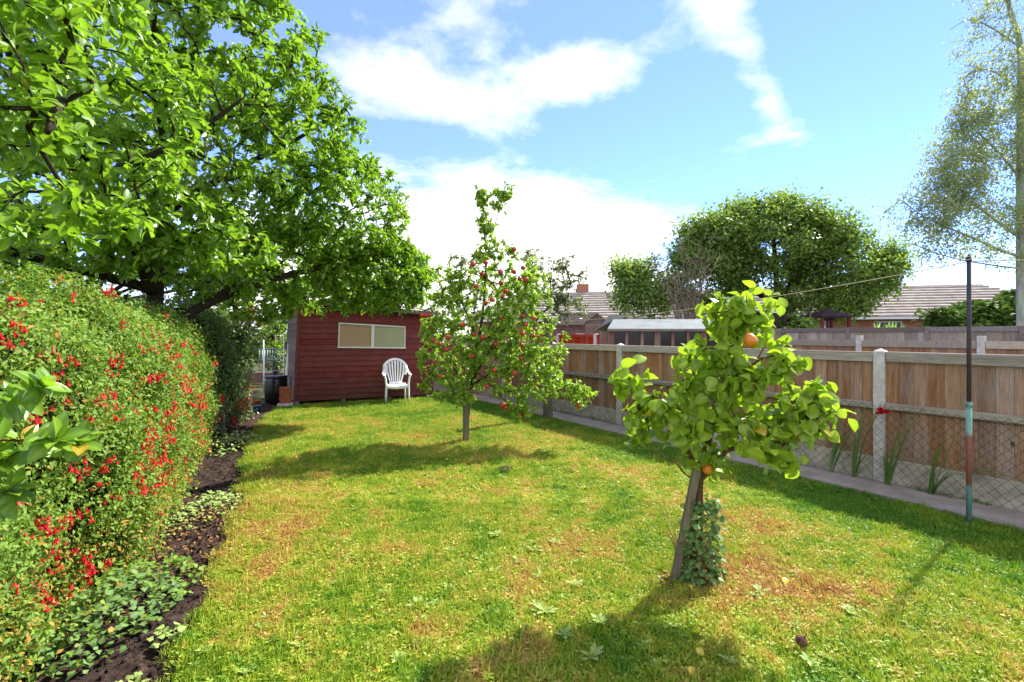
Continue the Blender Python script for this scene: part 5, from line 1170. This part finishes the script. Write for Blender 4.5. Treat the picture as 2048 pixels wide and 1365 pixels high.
# ------------------------------------------------------------------ rosettes, petals, bits on the lawn
wt = leaf_tmpl([.07, .15, .19, .12], .15, .12)
def rosette_mesh(seed, n):
    r = np.random.default_rng(seed); a = np.arange(n) * 2.4 + r.random(n) * .5; D = np.stack([np.cos(a), np.sin(a), .28 + .35 * r.random(n)], 1); N = np.stack([-.3 * np.cos(a), -.3 * np.sin(a), np.ones(n)], 1)
    V, T, rib = place(wt, np.zeros((n, 3)), D, N, .5 + .6 * r.random(n)); return np_mesh('rosette', V, T, M['weed'], np.repeat(r.random(n), len(wt[0])), rib)
rm = [rosette_mesh(i, n) for i, n in enumerate((7, 9, 11, 6))]
ros = [(1181, 1322, .12, 'pale broad rosette weed nearest the bottom edge of the lawn'), (1130, 1277, .08, 'light green rosette weed above the palest one on the lawn'), (1090, 1230, .10, 'spreading rosette weed in the orange worn turf'),
       (1070, 1105, .10, 'rosette weed in the row of pale weeds across mid lawn'), (1040, 1130, .09, None), (1150, 1175, .08, None), (990, 1075, .09, None), (1160, 1105, .07, None), (1080, 1160, .08, None), (1200, 1250, .08, None), (840, 1220, .11, 'solitary rosette weed on the left half of the lawn'),
       (900, 1110, .08, None), (1520, 1190, .09, 'rosette weed right of the pear tree foot'), (1290, 1300, .07, None), (700, 1090, .08, None), (1170, 1010, .06, None), (1460, 1330, .08, None), (620, 1190, .08, None), (1310, 1345, .07, None), (960, 1010, .06, None), (770, 1330, .09, None), (1010, 960, .05, None), (1180, 960, .05, None), (1045, 1260, .07, None), (990, 1150, .07, None), (1110, 1090, .07, None), (1700, 1230, .07, None), (1620, 1330, .07, None), (540, 1290, .07, None), (1020, 1190, .07, None)]
for i, (x, y, s, lab) in enumerate(ros):
    o = link('rosette_weed', rm[i % 4], None, G(x, y) + Vector((0, 0, .018)), (0, 0, random.uniform(0, 6)), (s * .8,) * 3); tag(o, lab or 'small flat pale green rosette weed growing in the lawn', 'weed', 'rosette weeds in the lawn')
pts = lawn_points(700, 2.0, 8.5, pw=1.2); f = RNG.random(len(pts)); pts = pts[(np.abs(pts[:, 0] + .1 - .05 * pts[:, 1]) < 1.6)]
scatter('small_weeds', 'countless small pale weeds flecking the middle of the lawn', 'weed', rm, pts + np.array([[0, 0, .012]]), .018 + .034 * RNG.random(len(pts)) ** 2)
lf = np_mesh('fallen_leaf', T_PEAR[0], T_PEAR[1], m_leaf('yellow_fallen_leaf', (.6, .35, .02), (.75, .5, .04), obj=True, trans=.15), rib=T_PEAR[2])
for (x, y, s, lab) in ((1570, 1168, .05, 'yellow fallen leaf right of the pear tree foot'), (765, 1358, .05, 'orange fallen leaf at the bottom edge of the lawn'), (1117, 1027, .04, 'yellow fallen leaf between the two fruit trees'), (903, 1000, .035, 'small yellow leaf lying before the apple tree'), (1393, 1312, .045, 'yellow leaf on worn turf below the pear tree'), (891, 925, .03, 'tiny yellow leaf on the shaded turf by the apple tree'), (1380, 1390 - 40, .04, 'orange curled leaf near the bottom of the lawn')):
    o = link('fallen_leaf', lf, None, G(x, y) + Vector((0, 0, .04)), (random.uniform(-.3, .3), random.uniform(-.3, .3), random.uniform(0, 6)), (s,) * 3); tag(o, lab, 'leaf')
# clippings and scraps strewn thinly over the turf
P = lawn_points(1500, 1.9, 9.5); P[:, 2] += .022; n = len(P); V, T, rib = place(T_SMALL, P, rand_dirs(n) * np.array([1, 1, .25]), rand_dirs(n) * .5 + np.array([[0, 0, 1]]), .010 + .020 * RNG.random(n) ** 2)
o = link('lawn_scraps', np_mesh('lawn_scraps', V, T, M['dead'], np.repeat(RNG.random(n), len(T_SMALL[0])))); tag(o, 'dry leaf scraps and clippings strewn over the lawn', 'leaf litter', None, 'stuff')
b = MB(); b.lathe((0, 0, 0), [(.004, -.022), (.022, -.018), (.03, 0), (.022, .018), (.006, .026)], 9); b.tube([(0, 0, .02), (.01, .01, .045)], .003, 4); o = link('withered_pear', b.mesh('withered_pear', M['bark_red']), None, G(1603, 1296) + Vector((0, 0, .035)), (.5, .2, 0)); tag(o, 'brown withered windfall lying alone on the right of the lawn', 'windfall')
b = MB(); b.lathe((0, 0, 0), [(.01, -.004), (.12, .0), (.10, .016), (.05, .024), (.01, .028)], 12, False)
for (x, y, s, lab) in ((1005, 1180, .8, 'bare earth scrape in the orange worn turf'), (1010, 940, 1.1, 'small dark bare hollow before the apple tree')):
    o = link('bare_earth', b.mesh('bare_earth', M['soil']), None, G(x, y) + Vector((0, 0, .004)), (0, 0, 1), (s, s * .7, s)); tag(o, lab, 'earth', None, 'stuff')

# ------------------------------------------------------------------ neighbours' sheds, greenhouse, bungalows
def quad_house(): pass
# greenhouse-like long shed
yg = 12.3; gx0, gx1 = (1222 - 1024) / F * yg, (1468 - 1024) / F * yg
gr = empty('glazed_shed', Vector(((gx0 + gx1) / 2, yg, 0)), 'long low glazed shed with pale felt roof behind the brown fence', 'greenhouse')
b = MB(); b.box(((gx0 + gx1) / 2, yg + .02, .62), (gx1 - gx0, .05, 1.24)); b.build('wall', M['pinkwood'], gr)
b = MB(); b.box(((gx0 + gx1) / 2, yg + 1.55, .85), (gx1 - gx0, .05, 1.7)); b.build('rear_wall', M['pinkwood'], gr)
zt = 1.74; nb_ = 8
for k in range(nb_ + 1):
    x = gx0 + (gx1 - gx0) * k / nb_; b = MB(); b.box((x, yg, 1.24 + (zt - 1.24) / 2), (.075 if k % 3 else .15, .07, zt - 1.24)); b.build('post', M['pinkwood'], gr)
for k in range(nb_):
    x = gx0 + (gx1 - gx0) * (k + .5) / nb_; b = MB(); b.box((x, yg + .01, 1.24 + (zt - 1.24) / 2), ((gx1 - gx0) / nb_ - .08, .012, zt - 1.24)); b.build('pane', M['glassdark'], gr)
b = MB(); z_e, z_r = 1.75, 2.02; xa, xb = gx0 - .12, gx1 + .12
b.hexa([(xa, yg - .15, z_e - .03), (xb, yg - .15, z_e - .03), (xb, yg + .8, z_r - .03), (xa + .35, yg + .8, z_r - .03), (xa, yg - .15, z_e), (xb, yg - .15, z_e), (xb, yg + .8, z_r), (xa + .35, yg + .8, z_r)])
b.hexa([(xa + .35, yg + .8, z_r - .032), (xb, yg + .8, z_r - .032), (xb, yg + 1.75, z_e - .03), (xa, yg + 1.75, z_e - .03), (xa + .35, yg + .8, z_r - .002), (xb, yg + .8, z_r - .002), (xb, yg + 1.75, z_e), (xa, yg + 1.75, z_e)])
b.build('roof', M['felt'], gr)
b = MB(); b.box(((xa + xb) / 2, yg - .16, z_e - .03), (xb - xa, .02, .06)); b.build('fascia', M['greywood'], gr)
# small gabled sheds: side wall runs left, gable end faces right of view
def gable_shed(name, label, pxl, pxm, pxr, Y, eave, ridge, matw, matr, door=True):
    """gable end between pxm and pxr facing the camera; roof runs back-left to pxl"""
    xm, xr = (pxm - 1024) / F * Y, (pxr - 1024) / F * Y; xl = (pxl - 1024) / F * (Y + .6); ze = CH + (HZ - eave) / F * Y; zr = CH + (HZ - ridge) / F * Y; xc = (xm + xr) / 2
    r = empty(name, Vector((xc, Y, 0)), label, 'shed'); nbd = 12
    for k in range(nbd):
        z0 = ze * k / nbd; z1 = ze * (k + 1) / nbd - .012; b = MB(); b.hexa([(xm, Y - .02, z0), (xr, Y - .02, z0), (xr, Y + .03, z0), (xm, Y + .03, z0), (xm, Y - .005, z1), (xr, Y - .005, z1), (xr, Y + .03, z1), (xm, Y + .03, z1)]); b.build('board', matw, r)
        b = MB(); b.hexa([(xl, Y + .6, z0), (xm, Y + .02, z0), (xm, Y + .06, z0), (xl, Y + .64, z0), (xl, Y + .61, z1), (xm, Y + .03, z1), (xm, Y + .06, z1), (xl, Y + .64, z1)]); b.build('board', matw, r)
    b = MB(); b.add([(xm, Y, ze - .012), (xr, Y, ze - .012), (xc, Y, zr), (xm, Y + .03, ze - .012), (xr, Y + .03, ze - .012), (xc, Y + .03, zr)], [(0, 1, 2), (5, 4, 3), (0, 2, 5, 3), (1, 4, 5, 2)]); b.build('gable', matw, r)
    back = Vector((xl - xm, .6, 0)); b = MB(); th = Vector((0, 0, .035)); o1 = Vector((-.10, -.10, -.05)); 
    e0, rr_, e1 = Vector((xm, Y, ze)) + o1, Vector((xc, Y - .10, zr + .012)), Vector((xr + .10, Y - .10, ze - .05))
    for a, c in ((e0, rr_), (rr_, e1)): b.hexa([a, c, c + back * 1.05 + Vector((0, .0, 0)), a + back * 1.05, a + th, c + th, c + back * 1.05 + th, a + back * 1.05 + th])
    b.build('roof', matr, r)
    return r, xm, xr, ze
r, xm, xr, ze = gable_shed('grey_shed', 'weathered grey wooden shed with gable above the red fence', 1105, 1170, 1217, 19.5, 648, 628, M['greywood'], M['greywood'])
b = MB(); b.box(((xm * .35 + xr * .65), 19.47, ze - .62), (.5, .03, 1.1)); b.build('door', M['greywood'], r)
p0, p1 = PX(1152, 650, 19.6), PX(1176, 668, 19.6)
for k in range(4):
    f = k / 3; b = MB(); b.box(p0.lerp(Vector((p0.x, p0.y, p1.z)), f) + Vector((.24, -.05, 0)), (.52, .03, .03)); b.build('glazing_bar', M['white'] if k in (0, 3) else M['greywood'], r)
gable_shed('maroon_shed', 'dark maroon gabled shed peeping behind the glazed shed', 1205, 1236, 1262, 17.6, 655, 634, M['shed'], M['felt'])
# bungalow
RB = Vector((32.6, 33.6, 0)); LB = Vector((1.0, 41.2, 0)); BD = (LB - RB).normalized(); BN = Vector((BD.y, -BD.x, 0)); BN = BN if BN.y < 0 else -BN
Lb = (LB - RB).length; zr, zev = 5.0, 2.72
bu = empty('bungalow', (RB + LB) / 2 + BN * 4, 'long brick bungalow with pale tiled roof beyond the fences', 'house')
nc = 11
for side in (1, -1):
    b = MB()
    for k in range(nc):
        f0, f1 = k / nc, (k + 1) / nc
        def rp_(f, t, dz, s=side): 
            o_ = BN * s * (4.4 * (1 - f)); h = zev + (zr - zev) * f; hip = 4.0 * (1 - f)
            return RB + BD * (t * Lb - hip * (1 - t) * 1.0 + hip * t) + o_ + Vector((0, 0, h + dz))
        fg = f0 + (f1 - f0) * .36
        b.hexa([rp_(fg, 0, .0), rp_(f1, 0, -.02), rp_(f1, 1, -.02), rp_(fg, 1, .0), rp_(fg, 0, .12), rp_(f1, 0, .05), rp_(f1, 1, .05), rp_(fg, 1, .12)])
    b.build('tile_courses', M['rooftile'], bu)
    b = MB(); b.hexa([rp_(0, 0, -.10), rp_(1, 0, -.10), rp_(1, 1, -.10), rp_(0, 1, -.10), rp_(0, 0, -.03), rp_(1, 0, -.03), rp_(1, 1, -.03), rp_(0, 1, -.03)]); b.build('shade_underlay', M['feltdark'], bu)  # dark sheet bared between courses, stands in for shade under the tile edges
for e_, d_ in ((RB, -1), (LB, 1)):
    b = MB(); c0 = e_ + Vector((0, 0, zr)); b.add([c0, e_ + BD * d_ * 4.0 + BN * 4.4 + Vector((0, 0, zev)), e_ + BD * d_ * 4.0 - BN * 4.4 + Vector((0, 0, zev))], [(0, 1, 2)]); b.build('hip', M['rooftile'], bu)
b = MB(); b.tube([RB + Vector((0, 0, zr + .04)), LB + Vector((0, 0, zr + .04))], .09, 6); b.build('ridge', M['rooftile'], bu)
b = MB(); c = (RB + LB) / 2 + BN * 4.42; b.box(c + Vector((0, 0, zev - .04)), (Lb + 8, .08, .16), BD); b.build('gutter', M['white'], bu)
b = MB(); b.box((RB + LB) / 2 + Vector((0, 0, 1.3)), (Lb + 7, 7.6, 2.6), BD); b.build('wall', M['housebrick'], bu)
def wall_t(px):
    k = (px - 1024) / F; o_ = RB + BN * 3.8; return (o_.x - k * o_.y) / (k * BD.y - BD.x)
for i, (pa, pc) in enumerate(((1752, 1803), (1640, 1658), (1560, 1590), (1850, 1880), (1210, 1240))):
    ta, tb = wall_t(pa), wall_t(pc); tm_ = (ta + tb) / 2; wd = abs(tb - ta); c = RB + BN * 3.84 + BD * tm_ + Vector((0, 0, 1.9)); wroot = empty('window', c - bu.location); wroot.parent = bu
    b = MB()
    for dz in (-.55, .55): b.box(c + Vector((0, 0, dz)), (wd, .08, .09), BD)
    for dx in (-.5, 0, .5): b.box(c + BD * dx * (wd - .08), (.09, .08, 1.0), BD)
    b.build('frame', M['white'], wroot); b = MB(); b.box(c - BN * .01, (wd - .1, .03, 1.05), BD); b.build('pane', M['glassdark'], wroot)
b = MB(); cb = PX(1165, 600, 40.5); b.box((cb.x, cb.y, 4.9), (.9, .9, 1.8)); b.build('chimney', M['housebrick'], bu)
# dark pavilion roofs in the neighbours' gardens
def pavilion(label, px, Y, zp, ze_, w_):
    c = PX(px, 670, Y); c = Vector((c.x, Y, 0)); r = empty('garden_gazebo', c, label, 'gazebo'); b = MB()
    q = [c + Vector((sx * w_, sy * w_, ze_)) for sx, sy in ((-1, -1), (1, -1), (1, 1), (-1, 1))]; b.add(q + [c + Vector((0, 0, zp))] + [p - Vector((0, 0, .08)) for p in q], [(0, 1, 4), (1, 2, 4), (2, 3, 4), (3, 0, 4), (5, 6, 1, 0), (6, 7, 2, 1), (7, 8, 3, 2), (8, 5, 0, 3), (8, 7, 6, 5)]); b.build('roof', M['darkroof'], r)
    for sx, sy in ((-1, -1), (1, -1), (1, 1), (-1, 1)):
        b = MB(); b.box(c + Vector((sx * w_ * .88, sy * w_ * .88, ze_ / 2 - .05)), (.09, .09, ze_ - .06)); b.build('post', M['shed'], r)
pavilion('small dark pointed gazebo roof before the bungalow windows', 1654, 20.5, 2.72, 2.38, .62)
pavilion('low maroon pavilion roof left of the pointed gazebo', 1558, 21.5, 2.60, 2.30, 1.5)
